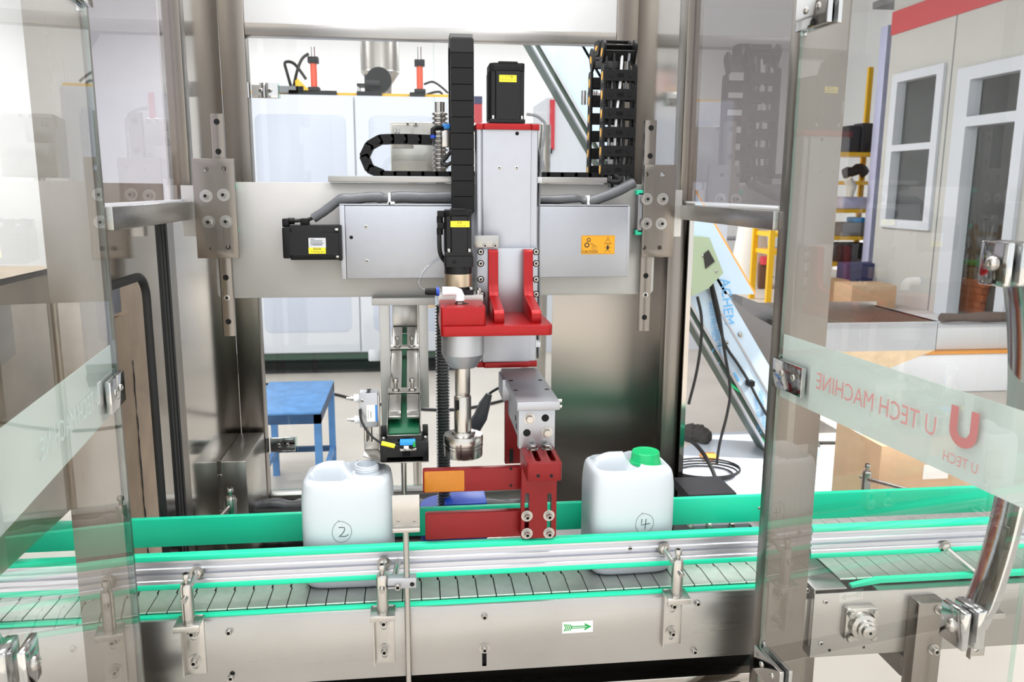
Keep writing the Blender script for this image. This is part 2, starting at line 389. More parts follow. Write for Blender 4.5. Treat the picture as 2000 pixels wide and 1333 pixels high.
# posts
bx('post', 'steel_v', fr, -.603, -.516, 1.42, 1.46, 0, 2.7, .003)
bx('post', 'steel_v', fr, .655, .745, 1.40, 1.44, 0, 2.7, .003)
bx('post', 'steel_v', fr, -.556, -.516, YM, YM+.04, zb, 2.7, .003)
bx('post', 'steel_v', fr, .652, .692, YM, YM+.065, zb, 2.7, .003)
bx('post', 'steel_v', fr, .655, .699, 2.09, 2.13, .60, 1.64, .003)
bx('post', 'steel_v', fr, XL, -.500, YR, YR+.06, .60, 2.7, .003)
bx('post', 'steel_v', fr, AX(1205, 60, YR), XR, YR, YR+.06, .60, 2.7, .003)
# rails that run front to back over the conveyor openings
bx('side_rail', 'steel_h', fr, -.556, -.505, 1.46, YM, zb, zt, .003)
bx('side_rail', 'steel_h', fr, .645, .692, 1.44, YM+.02, at(1311, 428, Y=YM).z, at(1354, 400, Y=YM).z, .003)
# clear upper side panels
clear_glass('acrylic', 1.62, (.88, .87, .91, 1)); clear_glass('smoked_acrylic', 1.75, (.68, .66, .67, 1))
bx('side_pane', 'acrylic', fr, -.540, -.535, 1.46, YM, zt+.002, 2.65)
bx('side_pane', 'smoked_acrylic', fr, .668, .673, 1.44, YM, zt+.002, 2.65)
for x in (-.5345, .6625):
    bx('pane_bead', 'white_plastic', fr, x, x+.005, 1.46, YM, zt, zt+.004)
# rear frame
z1, z0 = AZ(835, 53, YR), AZ(835, 78, YR)
bx('top_rail', 'steel_h', fr, -.5, AX(1205, 60, YR), YR, YR+.05, z0, z1, .003)
bx('top_sheet', 'steel_sunlit', fr, -.5, AX(1205, 60, YR), YR+.01, YR+.014, z1, 2.7)  # steel sheet with the sunlight painted into its colour
zs = AZ(560, 968, YR)
bx('sill', 'steel_h', fr, -.5, .66, YR, YR+.05, zs-.05, zs, .003)
# side wall sheets
bx('wall_sheet', 'steel_sheet', fr, XL-.004, XL, 2.05, YR, .60, 2.68)
bx('wall_sheet', 'steel_sheet', fr, XR-.012, XR, 2.07, YR, .60, 2.68)
bx('wall_sheet', 'steel_brushed', fr, AX(1076, 800, 2.3), AX(1312, 800, 2.3), 2.30, 2.304, AZ(1200, 975, 2.3), 1.56)
bx('edge_strip', 'steel_v', fr, XL-.012, XL, YM-.01, 2.05, .60, zb)
# left sheet with the conveyor opening and its rubber edging
yo = at(300, 760, X=XL).y; zo = at(258, 545, X=XL).z; yb = at(326, 760, X=XL).y
r = .05; arc = [(yo-r+r*sin(radians(a)), zo-r+r*cos(radians(a))) for a in range(0, 91, 15)]
poly = [(1.46, zb), (yb, zb), (yb, .60), (yo, .60)] + arc[::-1] + [(1.46, zo)]
pr('opening_sheet', 'steel_sheet', fr, poly, 'X', XL-.003, XL)
tb('rubber_edging', 'black_rubber', fr, [(XL, 1.46, zo)] + [(XL, a, b) for a, b in arc] + [(XL, yo, .62)], .009, 10)
for k, (a, b) in enumerate(((.012, .026), (.034, .048), (.060, .074))):
    bx('brush_strip', 'black_rubber', fr, XL-.012, XL+.004, yb+a, yb+b, .60, zb)
bx('dark_back', 'black_plastic', fr, XL-.03, XL-.012, yb, YM+.05, .60, zb)
# base cabinet
bt = at(1250, 1312, Y=1.56).z
bx('base_top', 'steel_sheet', fr, -.60, .74, 1.53, 2.70, bt-.02, bt, .003)
bx('base_cabinet', 'steel_sheet', fr, -.59, .73, 1.56, 2.68, .08, bt-.02)
bx('base_rim', 'black_plastic', fr, -.59, .73, 1.60, 1.64, bt, bt+.05)
# stainless junction box on the left side sheet
yj = at(431, 950, X=XL).y; xj = AX(483, 950, yj); zj = AZ(455, 902, yj)
jb = thing('junction_box', 'stainless steel box fixed low on the left wall sheet near the rear window', 'box', (XL, yj+.1, zj-.2))
bx('housing', 'steel_plain', jb, XL, xj, yj, YR-.02, zj-.26, zj, .003)
bx('lid_flange', 'steel_plain', jb, XL, XL+.006, yj-.004, yj, zj-.26, zj+.004)
for q in (.04, .15): bolt(jb, (XL+.003, yj-.004, zj-q), .004, .003, 'F', 'button')
# welded plate seen through the opening
wp = thing('infeed_guard', 'brownish welded steel plates seen through the opening in the left sheet', 'guard', (-.74, 1.9, 0))
bx('plate', 'steel_warm', wp, -.76, -.75, 1.86, 2.6, .0, at(225, 556, X=-.75).z+.25)
bx('front_plate', 'steel_warm', wp, -.75, -.742, 1.86, at(252, 700, X=-.75).y, .0, at(240, 612, X=-.75).z)
yw = at(252, 700, X=-.75).y
zh = at(150, 985, X=-.75).z
bx('tunnel_plate', 'steel_warm', wp, -.758, -.75, .95, 1.858, zh, 1.50)
bx('tunnel_roof', 'steel_warm', wp, -1.25, -.75, .95, 1.858, 1.49, 1.50)
tb('weld_seam', 'grey_thing', wp, [(-.744, yw+random.uniform(-.002, .002), .64+k*.02) for k in range(30)], .0035, 6, .4)
bx('upper_plate', 'white_paint', wp, -.75, -.744, 1.86, at(232, 600, X=-.75).y, at(240, 606, X=-.75).z, at(225, 556, X=-.75).z+.2)

# ------------------------------------------------------------------ glass doors
def adopt(t, *objs):
    for o in objs: o.parent = t
def glass_door(label, hinge, end, s, zlo, zhi, hinges, stripe, handle, printed):
    """local x runs from the hinge edge to the free edge; s = which local y is the outer side of the door"""
    d = Vector((end[0]-hinge[0], end[1]-hinge[1])); L = d.length; ang = math.atan2(d.y, d.x)
    t = thing('glass_door', label, 'door', (hinge[0], hinge[1], zlo)); t.rotation_euler = (0, 0, ang)
    H = zhi-zlo
    def B(name, m, x0, x1, ya, yb, z0, z1, bev=0):
        o = bx(name, m, None, x0, x1, min(s*ya, s*yb), max(s*ya, s*yb), z0, z1, bev); o.parent = t; return o
    B('pane', 'door_glass', 0, L, -.003, .003, 0, H)
    B('pane_edge', 'glass_edge', -.0015, 0, -.003, .003, 0, H); B('pane_edge', 'glass_edge', L, L+.0015, -.003, .003, 0, H)
    sa, sb = stripe[0]-zlo, stripe[1]-zlo
    B('frosted_stripe', 'frost', 0, L, .0046, .0052, sa, sb)
    def knob(name, kind, r, h, x, z, y):
        me = _bm_bolt(kind, r, h, 'F'); o = bpy.data.objects.new(name, me); COL.objects.link(o)
        if not me.materials: me.materials.append(MATS['steel_bolt'])
        o.location = (x, -s*y, z); o.rotation_euler = (0, 0, 0 if s > 0 else pi); o.parent = t
    for z in hinges:
        z -= zlo
        B('hinge', 'chrome', -.002, .092, -.0130, -.0045, z-.026, z+.026, .001)
        B('hinge', 'chrome', -.002, .092, .0056, .0130, z-.026, z+.026, .001)
        adopt(t, cy('hinge_pin', 'chrome', None, (-.008, s*.008, z-.03), (-.008, s*.008, z+.03), .006))
        for q in (.028, .066): knob('screw', 'button', .0062, .003, q, z+.003, .0130)
    if printed[1]:
        x, z, w, q = printed[1], (sa+sb)/2+.014, .024, .0095
        uu = [(x-w, z+.026), (x-w, z-.004)] + [(x-w*cos(radians(a)), z-.004-.022*sin(radians(a))) for a in range(15, 180, 15)] + [(x+w, z-.004), (x+w, z+.026), (x+w-2*q+.006, z+.026), (x+w-2*q+.006, z-.004), (x+.006, z-.012), (x-.006, z-.012), (x-w+2*q-.006, z-.004), (x-w+2*q-.006, z+.026)]
        adopt(t, pr('logo', printed[2], None, uu, 'Y', -s*.0048-.0001, -s*.0048+.0001))
    for body, x, z, sz, fit in printed[0]:
        adopt(t, text('lettering', body, printed[2], None, (x, -s*.0046, (sa+sb)/2+z), sz, xdir=(-s, 0, 0), fit=fit))
    hx, za, zc = handle[0], handle[1]-zlo, handle[2]-zlo; n = 16; w = .021
    bm = bmesh.new(); rings = []
    for i in range(n+1):
        q = i/n; yy = s*(.010+.042*sin(pi*q)**.7); zz = za+(zc-za)*q
        rings.append([bm.verts.new(p) for p in ((hx-w, yy, zz), (hx+w, yy, zz), (hx+w, yy+s*.012, zz), (hx-w, yy+s*.012, zz))])
    for A, Bv in zip(rings, rings[1:]):
        for k in range(4): bm.faces.new((A[k], A[(k+1) % 4], Bv[(k+1) % 4], Bv[k]))
    bm.faces.new(rings[0]); bm.faces.new(rings[-1][::-1])
    adopt(t, ob('handle', bm, 'chrome', None, .001))
    for zz in (za, zc):
        B('handle_foot', 'chrome', hx-.022, hx+.022, -.014, -.0045, zz-.027, zz+.027, .003)
        B('handle_foot', 'chrome', hx-.022, hx+.022, .0056, .020, zz-.027, zz+.027, .003)
        knob('knob', 'button', .0095, .006, hx, zz, .014)
    return t
# right-hand door: reads from its outer side, so the print is mirrored from the camera
hz = [AZ(1605, 30, 1.38), AZ(1548, 733, 1.36), AZ(1505, 1290, 1.38)]
RPRINT = ([('U TECH MACHINE', .264, 0.0, .040, .28), ('U TECH', .452, -.032, .020, .06)], .452, 'frost_print')
glass_door('clear glass door at the right with mirrored red lettering on its frosted stripe', (.654, 1.392), (.712, .832), 1, .52, 2.12, hz, (1.296, 1.412), (.479, 1.109, 1.583), RPRINT)
hzl = [AZ(216, 757, 1.40), AZ(190, -22, 1.40), .72]
LPRINT = ([('U TECH MACHINE', .264, 0.0, .040, .28)], 0, 'frost_print_pale')
glass_door('clear glass door at the left with a plain pale blue frosted stripe and chrome hinge', (-.506, 1.412), (-.436, .80), -1, .52, 2.12, hzl, (1.296, 1.408), (.526, 1.143, 1.60), LPRINT)
# rear glass doors
for lab, x0, x1 in (('rear glass door hung on the left rear post, in front of the white cabinet', AX(478, 300, YR), AX(847, 300, YR)), ('rear glass door behind the upright axis, in front of the inclined elevator', AX(850, 300, YR), AX(1203, 300, YR))):
    left = x0 < 0 and x1 < .2
    t = thing('rear_glass_door', lab, 'door', ((x0+x1)/2, YR+.03, zs), 'rear glass doors')
    bx('pane', 'glass', t, x0, x1, YR+.02, YR+.028, zs+.012, z0-.006)
    bx('pane_edge', 'glass_edge', t, x0-.0015, x0, YR+.02, YR+.028, zs+.012, z0-.006)
    bx('pane_edge', 'glass_edge', t, x0, x1, YR+.02, YR+.028, zs+.010, zs+.012)
    for (pa, pb, y0, y1) in (((476, 541, 160, 190), (514, 575, 859, 886)) if left else ((1137, 1180, 176, 204),)):
        xa, xb = AX(pa, y0, YR-.002), AX(pb, y0, YR-.002); za, zc = AZ(pa, y1, YR-.002), AZ(pa, y0, YR-.002)
        bx('hinge', 'chrome', t, xa+.02, xb, YR+.006, YR+.02, za, zc, .001)
        cy('hinge_pin', 'chrome', t, (xa+.008, YR+.012, za), (xa+.008, YR+.012, zc), .008)
        bx('hinge_gasket', 'glass_edge', t, xb, xb+.006, YR+.014, YR+.02, za, zc)
        for q in (.35, .7): bolt(t, (xa+.02+(xb-xa-.02)*q, YR+.006, (za+zc)/2), .007, .003, 'F', 'button')
# ================================================================== CONVEYORS
ZC, YF, YB = .85, 1.545, 1.805                  # top of the chain, its front and rear edge
def slat_mesh(jog, w, d0, d1):
    p, g = .0381, .0016
    if jog: poly = [(0, d0), (w, d0), (w, d0+.076), (w-.004, d0+.080), (w-.004, d0+.092), (w-.016, d0+.092), (w-.016, d1), (-.0148, d1), (-.0148, d0+.0936), (-.0024, d0+.0936), (-.0024, d0+.080), (0, d0+.078)]
    else: poly = [(0, d0), (w, d0), (w, d1), (0, d1)]
    bm = bmesh.new(); prism(bm, poly, 'Z', -.004, 0); return finish(bm, .0006, 1)
cv = thing('slat_conveyor', 'long stainless slat conveyor with green wear strip passing under the capping head', 'conveyor', (-.3, 1.67, 0))
sm = slat_mesh(True, .0363, 0, YB-YF)
x = .762-.0381
k = 0
while x > -1.25:
    link('slat', sm, 'slat_steel', cv, (x, YF, ZC)); x -= .0381
ZS = .842                                        # top edge of the side plate
bx('wear_strip', 'green', cv, -1.28, .765, YF-.013, YF-.001, ZC-.016, ZC-.003, .002)
bx('wear_strip', 'green', cv, -1.28, .765, YB+.002, YB+.014, ZC-.016, ZC-.003, .002)
ZB = at(1000, 1308, Y=1.525).z
sp = pr('side_plate', 'steel_h', cv, [(1.540, ZS-.002), (1.534, ZS), (1.528, ZS-.002), (1.525, ZS-.008), (1.525, ZB), (1.60, ZB), (1.60, ZB+.003), (1.528, ZB+.003), (1.528, ZS-.010), (1.540, ZS-.010)], 'X', -1.28, .755)
cm = bmesh.new(); sx = AX(946, 1288, 1.525); box(cm, sx-.0045, sx+.0045, 1.51, 1.5305, AZ(946, 1302, 1.525), AZ(946, 1272, 1.525)); cut(sp, cm)
hole(cv, (sx, 1.5262, AZ(946, 1288, 1.525)), .012, name='slot_back') if False else None
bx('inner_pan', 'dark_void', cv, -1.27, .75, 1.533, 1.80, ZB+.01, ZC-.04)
bx('side_plate', 'steel_h', cv, -1.28, .755, 1.815, 1.818, ZB, ZS)
for px, py, w in ((372, 1234, 0), (448, 1233, 0), (946, 1203, 0), (946, 1266, .0115), (1361, 1177, 0), (1355, 1271, 0), (452, 1322, 0), (204, 1260, 0)):
    bolt(cv, (AX(px, py, 1.525), 1.525, AZ(px, py, 1.525)), .0062, .010, washer=w)
hole(cv, (AX(454, 1316, 1.525), 1.525, AZ(454, 1316, 1.525)), .005)
# green flow arrow sticker
ax0, ax1, az0, az1 = AX(1098, 1238, 1.525), AX(1158, 1214, 1.525), AZ(1098, 1238, 1.525), AZ(1098, 1216, 1.525)
st = bx('arrow_sticker', 'paper', cv, ax0, ax1, 1.5244, 1.525, az0, az1)
zm = (az0+az1)/2; hh = (az1-az0)*.5; xx = lambda q: ax0+(ax1-ax0)*q
arrow = [(xx(.03), zm+hh*.6), (xx(.28), zm+hh*.5), (xx(.30), zm+hh*.22), (xx(.74), zm+hh*.22), (xx(.72), zm+hh*.66), (xx(.96), zm), (xx(.72), zm-hh*.66), (xx(.74), zm-hh*.22), (xx(.30), zm-hh*.22), (xx(.28), zm-hh*.5), (xx(.03), zm-hh*.6), (xx(.10), zm)]
pr('arrow', 'ink_green', st, arrow, 'Y', 1.5240, 1.5244)
strokes('arrow_feather', 'paper', st, [[(xx(q), zm+hh*.45), (xx(q+.05), zm), (xx(q), zm-hh*.45)] for q in (.10, .16, .22)] + [[(xx(.32), zm), (xx(.8), zm)]], .0012, 1.5238)
# front guide rail: grooved aluminium with green strips above and below
def rail(label, x0, x1, y, zlo, zhi):
    t = thing('guide_rail', label, 'guide rail', ((x0+x1)/2, y, zlo), 'guide rails in front of the chain')
    h = zhi-zlo; a = zlo+h*.16; b = zhi-h*.16; q = (b-a)
    prof = [(y+.012, a), (y, a), (y, a+q*.14), (y+.004, a+q*.20), (y+.004, a+q*.30), (y, a+q*.34), (y, a+q*.40), (y+.008, a+q*.42), (y+.008, a+q*.58), (y, a+q*.60), (y, a+q*.66), (y+.004, a+q*.72), (y+.003, a+q*.86), (y, a+q*.9), (y, b), (y+.012, b)]
    pr('extrusion', 'alu_rail', t, prof, 'X', x0, x1)
    pr('rail_strip', 'green', t, rrect(y-.002, y+.018, b-.001, zhi, .004), 'X', x0, x1)
    pr('rail_strip', 'green', t, rrect(y-.002, y+.018, zlo, a+.001, .004), 'X', x0, x1)
    return t
RY = 1.566
rz1, rz0 = at(1100, 1052, Y=RY).z, at(1100, 1116, Y=RY).z
r1 = rail('grooved aluminium guide rail with green strips running in front of both white jerrycans', -1.28, AX(1492, 1060, RY), RY, rz0, rz1)
bolt(r1, (AX(1231, 1073, RY), RY+.006, AZ(1231, 1073, RY)), .005, .006, kind='hex')
rail('grooved aluminium guide rail with green strips over the right-hand conveyor', AX(1584, 1082, RY), 1.75, RY, rz0, rz1)
# rear guide rail: one broad green strip
bz1, bz0 = AZ(1100, 984, 1.775), AZ(1100, 1036, 1.775)
br = thing('rear_guide_rail', 'broad flat green plastic guide strip along the back of the chain', 'guide rail', (.2, 1.775, bz0))
bx('strip', 'green', br, -1.28, 1.62, 1.775, 1.790, bz0, bz1, .002)
for px, py in ((1483, 993),): bolt(br, (AX(px, py, 1.775), 1.775, AZ(px, py, 1.775)), .004, .002, kind='button')
# stands that carry the rails
def stand(label, base, front=True, lean=0.0, full=True):
    """base = (x, z of the post foot)"""
    x, zf, Y = base; s = -1 if front else 1
    t = thing('rail_stand', label, 'rail stand', (x, Y, zf-.11 if front else zf), 'stands holding the guide rails')
    if full:
        bw = .021
        b = bx('bracket_plate', 'steel_plain', t, x-bw, x+bw, 1.5225, 1.525, zf-.125, zf+.001, .001)
        c = bmesh.new()
        for z in (zf-.030, zf-.092): prism(c, rrect(x-.006, x+.006, z-.022, z+.010, .0055), 'Y', 1.51, 1.53)
        cut(b, c)
        pr('bracket_lip', 'steel_plain', t, [(x-bw, zf-.125), (x-bw+.0025, zf-.125), (x-bw+.0025, zf-.002), (x-bw, zf-.002)], 'Y', 1.512, 1.525)
        bx('bracket_shelf', 'steel_plain', t, x-.024, x+.024, Y-.020, 1.525, zf-.003, zf, .001)
        bx('shelf_lip', 'steel_plain', t, x-.024, x+.024, Y-.022, Y-.020, zf-.012, zf, .0005)
        for z in (zf-.033, zf-.095): bolt(t, (x, 1.5225, z), .0065, .012, washer=.0125)
    h = .078
    post = bmesh.new(); lathe(post, [(.0118, 0), (.0118, h-.006), (.0100, h-.001), (.0095, h), (0, h)], (x, Y, zf), n=24)
    ob('post', post, 'steel_bolt', t)
    bm = bmesh.new(); cyl(bm, (x, Y, zf+h), (x, Y, zf+h+.012), .0045, n=14); ob('screw_shank', bm, 'steel_bolt', t)
    bolt(t, (x, Y, zf+h+.010), .0075, .010, 'U')
    zr_ = zf+h-.022
    return t, Vector((x, Y, zr_))
def rod(t, p, q, r=.0055, washer=True):
    p = Vector(p); q = Vector(q); d = (q-p).normalized()
    cy('rod', 'steel_bolt', t, p-d*.022, q, r, n=16)
    if washer:
        bm = bmesh.new(); lathe(bm, [(.0135, 0), (.0135, .002), (.005, .002)], q+Vector((0, 0, 0)), (0, -1, 0), 20); ob('washer', bm, 'steel_bolt', t)
        bm = bmesh.new(); lathe(bm, [(.0095, .002), (.0095, .007), (.005, .009)], q, (0, -1, 0), 6); ob('nut', bm, 'steel_bolt', t)
SY = 1.502
for lab, pf, pw in (('rail stand nearest the left glass door, its bracket at the lower left', (369, 1214), (385, 1119)), ('rail stand beside the upright sensor rod below the can marked 2', (748, 1194), (750, 1100)), ('rail stand below the can marked 4, right of the arrow sticker', (1321, 1161), (1296, 1072))):
    b = at(pf[0], pf[1], Y=SY); t, p = stand(lab, (b.x, b.z, SY)); w = at(pw[0], pw[1], Y=RY); rod(t, p, (w.x, RY, w.z))
for lab, pf, pw in (('rail stand behind the green rear rail near the junction box', (453, 1016), (445, 1010)), ('rail stand behind the green rear rail near the cardboard box', (1690, 960), (1712, 985)),):
    ys_ = 1.86 if pf[0] < 1000 else 2.0
    b = at(pf[0], pf[1], Y=ys_); t, p = stand(lab, (b.x, b.z-.02, ys_), False, full=False)
    rod(t, p, (p.x+(.03 if pf[0] > 1000 else -.02), 1.79, bz1-.02), washer=False); bx('foot_arm', 'steel_plain', t, p.x-.02, p.x+.02, ys_-.04, ys_+.02, b.z-.03, b.z-.02)
b = at(1930, 1190, Y=SY); t, p = stand('rail stand on the right-hand conveyor behind the chrome door handle', (b.x, b.z, SY)); w = at(1845, 1068, Y=RY); rod(t, p, (w.x, RY, w.z))
# sensor reflector plate on its upright rod
rs = thing('sensor_plate_stand', 'bent steel sensor plate on a tall thin steel rod in front of the chain', 'sensor stand', (AX(793, 1333, 1.50), 1.50, .35))
pa, pb = at(767, 1038, Y=1.50), at(819, 966, Y=1.50)
pl = bx('plate', 'steel_plain', rs, pa.x, pb.x, 1.498, 1.500, pa.z+.008, pb.z, .0005)
bx('plate_lip', 'steel_plain', rs, pa.x, pb.x, 1.489, 1.500, pa.z, pa.z+.009, .001)
for px in (778, 809): bolt(rs, (AX(px, 1018, 1.498), 1.498, AZ(px, 1018, 1.498)), .003, .002, kind='button')
xr_ = AX(795, 1150, 1.50)
cy('rod', 'steel_bolt', rs, (xr_, 1.500, .35), (xr_, 1.500, pa.z), .0058)
ca, cb = at(757, 1152, Y=1.492), at(813, 1130, Y=1.492)
bx('clamp_block', 'alu_bright', rs, ca.x, cb.x, 1.492, 1.514, ca.z, cb.z, .001)
bolt(rs, (AX(777, 1145, 1.492), 1.492, AZ(777, 1145, 1.492)), .0062, .009); hole(rs, (AX(805, 1142, 1.492), 1.4918, AZ(805, 1142, 1.492)), .0045)
bx('clamp_slit', 'dark_void', rs, ca.x-.0002, ca.x+.016, 1.4914, 1.5145, AZ(770, 1146, 1.492)-.0008, AZ(770, 1146, 1.492)+.0008)
cross = at(778, 1096, Y=RY); cy('cross_rod', 'steel_bolt', rs, (AX(770, 1135, 1.503), 1.503, cb.z-.008), (cross.x, RY, cross.z), .006)
# right-hand conveyor
x0 = AX(1590, 1160, 1.50); zc2 = ZC+.002
rc = thing('outfeed_conveyor', 'right-hand stainless slat conveyor with a square bearing on its side plate', 'conveyor', (x0+.5, 1.67, 0))
sm2 = slat_mesh(False, .0365, 0, .42); x = x0+.075
while x < 1.95:
    link('slat', sm2, 'slat_steel', rc, (x, YF-.01, zc2)); x += .0381
bx('end_plate', 'steel_h', rc, x0, x0+.072, 1.50, 1.97, zc2-.006, zc2-.002, .001)
ZB2 = AZ(1600, 1283, 1.50)
bx('end_cover', 'steel_h', rc, x0, x0+.003, 1.50, 1.97, ZB2, zc2-.006)
bx('side_plate', 'steel_h', rc, x0, 1.97, 1.497, 1.500, ZB2, zc2-.012, .001)
bx('side_plate', 'steel_h', rc, x0, 1.97, 1.967, 1.970, ZB2, zc2-.012, .001)
bx('side_flange', 'steel_h', rc, x0+.14, 1.97, 1.497, 1.520, zc2-.013, zc2-.011)
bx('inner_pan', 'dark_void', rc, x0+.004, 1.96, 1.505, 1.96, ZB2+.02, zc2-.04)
pr('wear_strip', 'green', rc, [(x0+.095, zc2-.016), (x0+.16, zc2-.008), (1.96, zc2-.008), (1.96, zc2+.002), (x0+.155, zc2+.002), (x0+.095, zc2-.010)], 'Y', 1.521, 1.534)
pa, pb = at(1640, 1245, Y=1.497), at(1706, 1178, Y=1.497); cxm, czm = (pa.x+pb.x)/2, (pa.z+pb.z)/2
hb = pr('bearing_housing', 'steel_plain', rc, rrect(pa.x, pb.x, pa.z, pb.z, .008), 'Y', 1.478, 1.497, .002)
bm = bmesh.new(); lathe(bm, [(.030, 0), (.028, .014), (.020, .017), (.020, .024), (.015, .026), (.015, .034), (.012, .036), (0, .036)], (cxm, 1.478, czm), (0, -1, 0), 32); ob('bearing', bm, 'steel_bolt', hb)
for u in (-1, 1):
    for v in (-1, 1): bolt(hb, (cxm+u*.026, 1.478, czm+v*.026), .0085, .010, kind='hex')
hole(hb, (cxm, 1.4418, czm), .003)
for px, py in ((1612, 1176), (1603, 1257)): bolt(rc, (AX(px, py, 1.497), 1.497, AZ(px, py, 1.497)), .006, .003, kind='button')
for px, py in ((1620, 1271), (1687, 1265)): hole(rc, (AX(px, py, 1.497), 1.4968, AZ(px, py, 1.497)), .003)
for px, py in ((1581, 1158), (1570, 1238)): bolt(rc, (AX(px, py, 1.505), 1.52, AZ(px, py, 1.505)), .005, .008)
la, lb = AX(1789, 1240, 1.462), AX(1842, 1240, 1.462)
lg = bx('leg', 'steel_v', rc, la, lb, 1.462, 1.497, 0, AZ(1810, 1170, 1.48), .003)
for px, py in ((1841, 1190), (1828, 1268)): bolt(lg, (AX(px, py, 1.462)-.006, 1.462, AZ(px, py, 1.462)), .0075, .012, washer=.012)
bx('leg', 'steel_v', rc, x0+.02, x0+.065, 1.62, 1.66, 0, ZB2, .003)
bx('leg', 'steel_v', rc, la, lb, 1.97, 2.005, 0, zc2-.06, .003)
bx('crossbar', 'steel_h', rc, la, lb, 1.50, 1.97, ZB2-.06, ZB2-.01, .003)
bx('joint_plate', 'steel_plain', rc, x0-.055, x0, 1.51, 1.513, ZB2+.02, zc2-.03, .001)
# ------------------------------------------------------------------ the two jerrycans
def jerrycan(label, px, py_bottom, Yf, cap, digit, hgt, wid, dep, rot=0):
    b = at(px, py_bottom, Y=Yf); cx = b.x; cyc = Yf+dep/2; z0_ = ZC+.0003
    t = thing('jerrycan', label, 'jerrycan', (cx, cyc, z0_), 'white jerrycans on the chain')
    A, Bd, RC = wid/2, dep/2, .030
    n = 112
    def outline(a):                                   # superellipse-like rounded rectangle
        e = 5.0; c, s = cos(a), sin(a)
        return (abs(c)**e/A**e + abs(s)**e/Bd**e)**(-1/e)
    nx, ny, nr = A*.42, 0.0, .026
    def top(x, y, f):
        """height of the moulded top at a place, f = 0 at the centre, 1 at the rim"""
        z = hgt - .020*(max(0, f-.45)/.55)**1.6
        # pocket either side of the grip
        gx = (x+A*.30)/(A*.52); gy = y/(Bd*.80)
        inside = 1-min(1, (abs(gx)**4+abs(gy)**4))
        pocket = min(1, max(0, inside*3.0))
        grip = max(0, 1-(abs(y-.006)/(Bd*.26))**4)
        z -= .045*pocket*(1-grip)
        z += .006*grip*min(1, max(0, inside*2))
        # flat around the neck, a step below the grip
        dn = math.hypot(x-nx, y-ny)
        k = 1-min(1, max(0, (dn-.034)/.016)); z = z*(1-k) + (hgt-.020)*k
        return z
    bm = bmesh.new(); rings = []
    prof = [(0.0, .86), (.0015, .91), (.006, .955), (.014, .985), (.026, 1.0), (hgt*.35, 1.0), (hgt*.37, .992), (hgt*.39, 1.0), (hgt*.72, 1.0), (hgt-.066, .998), (hgt-.048, .988), (hgt-.034, .970), (hgt-.024, .945)]
    for z, k in prof:
        rings.append([bm.verts.new((outline(2*pi*i/n)*k*cos(2*pi*i/n), outline(2*pi*i/n)*k*sin(2*pi*i/n), z)) for i in range(n)])
    for f in [.92, .88, .83, .78, .73, .68, .63, .58, .53, .48, .43, .38, .33, .28, .23, .18, .13, .08]:
        ring = []
        for i in range(n):
            a = 2*pi*i/n; r = outline(a)*f; x, y = r*cos(a), r*sin(a); ring.append(bm.verts.new((x, y, top(x, y, f/.92))))
        rings.append(ring)
    for P, Q in zip(rings, rings[1:]):
        for i in range(n): bm.faces.new((P[i], P[(i+1) % n], Q[(i+1) % n], Q[i]))
    bm.faces.new(rings[0][::-1]); c = bm.verts.new((0, 0, top(0, 0, 0)))
    for i in range(n): bm.faces.new((rings[-1][i], rings[-1][(i+1) % n], c))
    me = finish(bm, sharp=70); o = bpy.data.objects.new('body', me); COL.objects.link(o); me.materials.append(MATS['can_white']); o.parent = t
    bm = bmesh.new(); zt_ = hgt-.022
    lathe(bm, [(.029, zt_), (.029, zt_+.006), (.0245, zt_+.007), (.0245, zt_+.011), (.0262, zt_+.0125), (.0245, zt_+.014), (.0262, zt_+.0165), (.0245, zt_+.018), (.0245, zt_+.023), (.0215, zt_+.023), (.0215, zt_+.004), (0, zt_+.004)], (nx, ny, 0), n=36)
    o = ob('neck', bm, 'can_white', None); o.parent = t
    if cap:
        bm = bmesh.new(); m_ = 72
        for k_, (r, z) in enumerate(()): pass
        rg = []
        for r, z, w in ((.0340, 0, 0), (.0340, .005, 0), (.0318, .006, 0), (.0318, .007, 1), (.0308, .022, 1), (.0302, .025, 0), (.0285, .0275, 0), (.024, .0272, 0), (.022, .0262, 0)):
            rg.append([bm.verts.new((nx+(r-(.0009 if (w and i % 2) else 0))*cos(2*pi*i/m_), ny+(r-(.0009 if (w and i % 2) else 0))*sin(2*pi*i/m_), zt_+.003+z)) for i in range(m_)])
        for P, Q in zip(rg, rg[1:]):
            for i in range(m_): bm.faces.new((P[i], P[(i+1) % m_], Q[(i+1) % m_], Q[i]))
        bm.faces.new(rg[0][::-1]); bm.faces.new(rg[-1])
        o = ob('cap', bm, 'green_cap', None, sharp=25); o.parent = t
    # hand drawn number in a ring
    zc_ = digit[1]; xc = digit[0]; yd = -Bd-.0006
    ring = [(xc+.0195*cos(a)*(1+.04*sin(2*a)), zc_+.0225*sin(a)*(1+.05*cos(3*a))) for a in [radians(100+d_*10) for d_ in range(0, 38)]]
    ring[-1] = (ring[-1][0]-.001, ring[-1][1]+.003)
    if digit[2] == '2': g = [[(-.006, .0095), (.001, .0098), (.006, .0085), (.0055, .003), (.001, -.004), (-.006, -.0105), (.000, -.0100), (.008, -.0098), (.013, -.0060)]]
    else: g = [[(-.006, .011), (-.0065, .004), (-.0075, -.003), (.002, -.0015), (.012, .000)], [(.003, .0105), (.002, .000), (.001, -.0125)]]
    o = strokes('number', 'ink_recess_black', None, [[(xc+a, zc_+b_) for a, b_ in l] for l in g], .0015, yd); o.parent = t
    o = strokes('number_ring', 'ink_grey', None, [ring], .0009, yd); o.parent = t
    t.rotation_euler = (0, 0, radians(rot)); return t
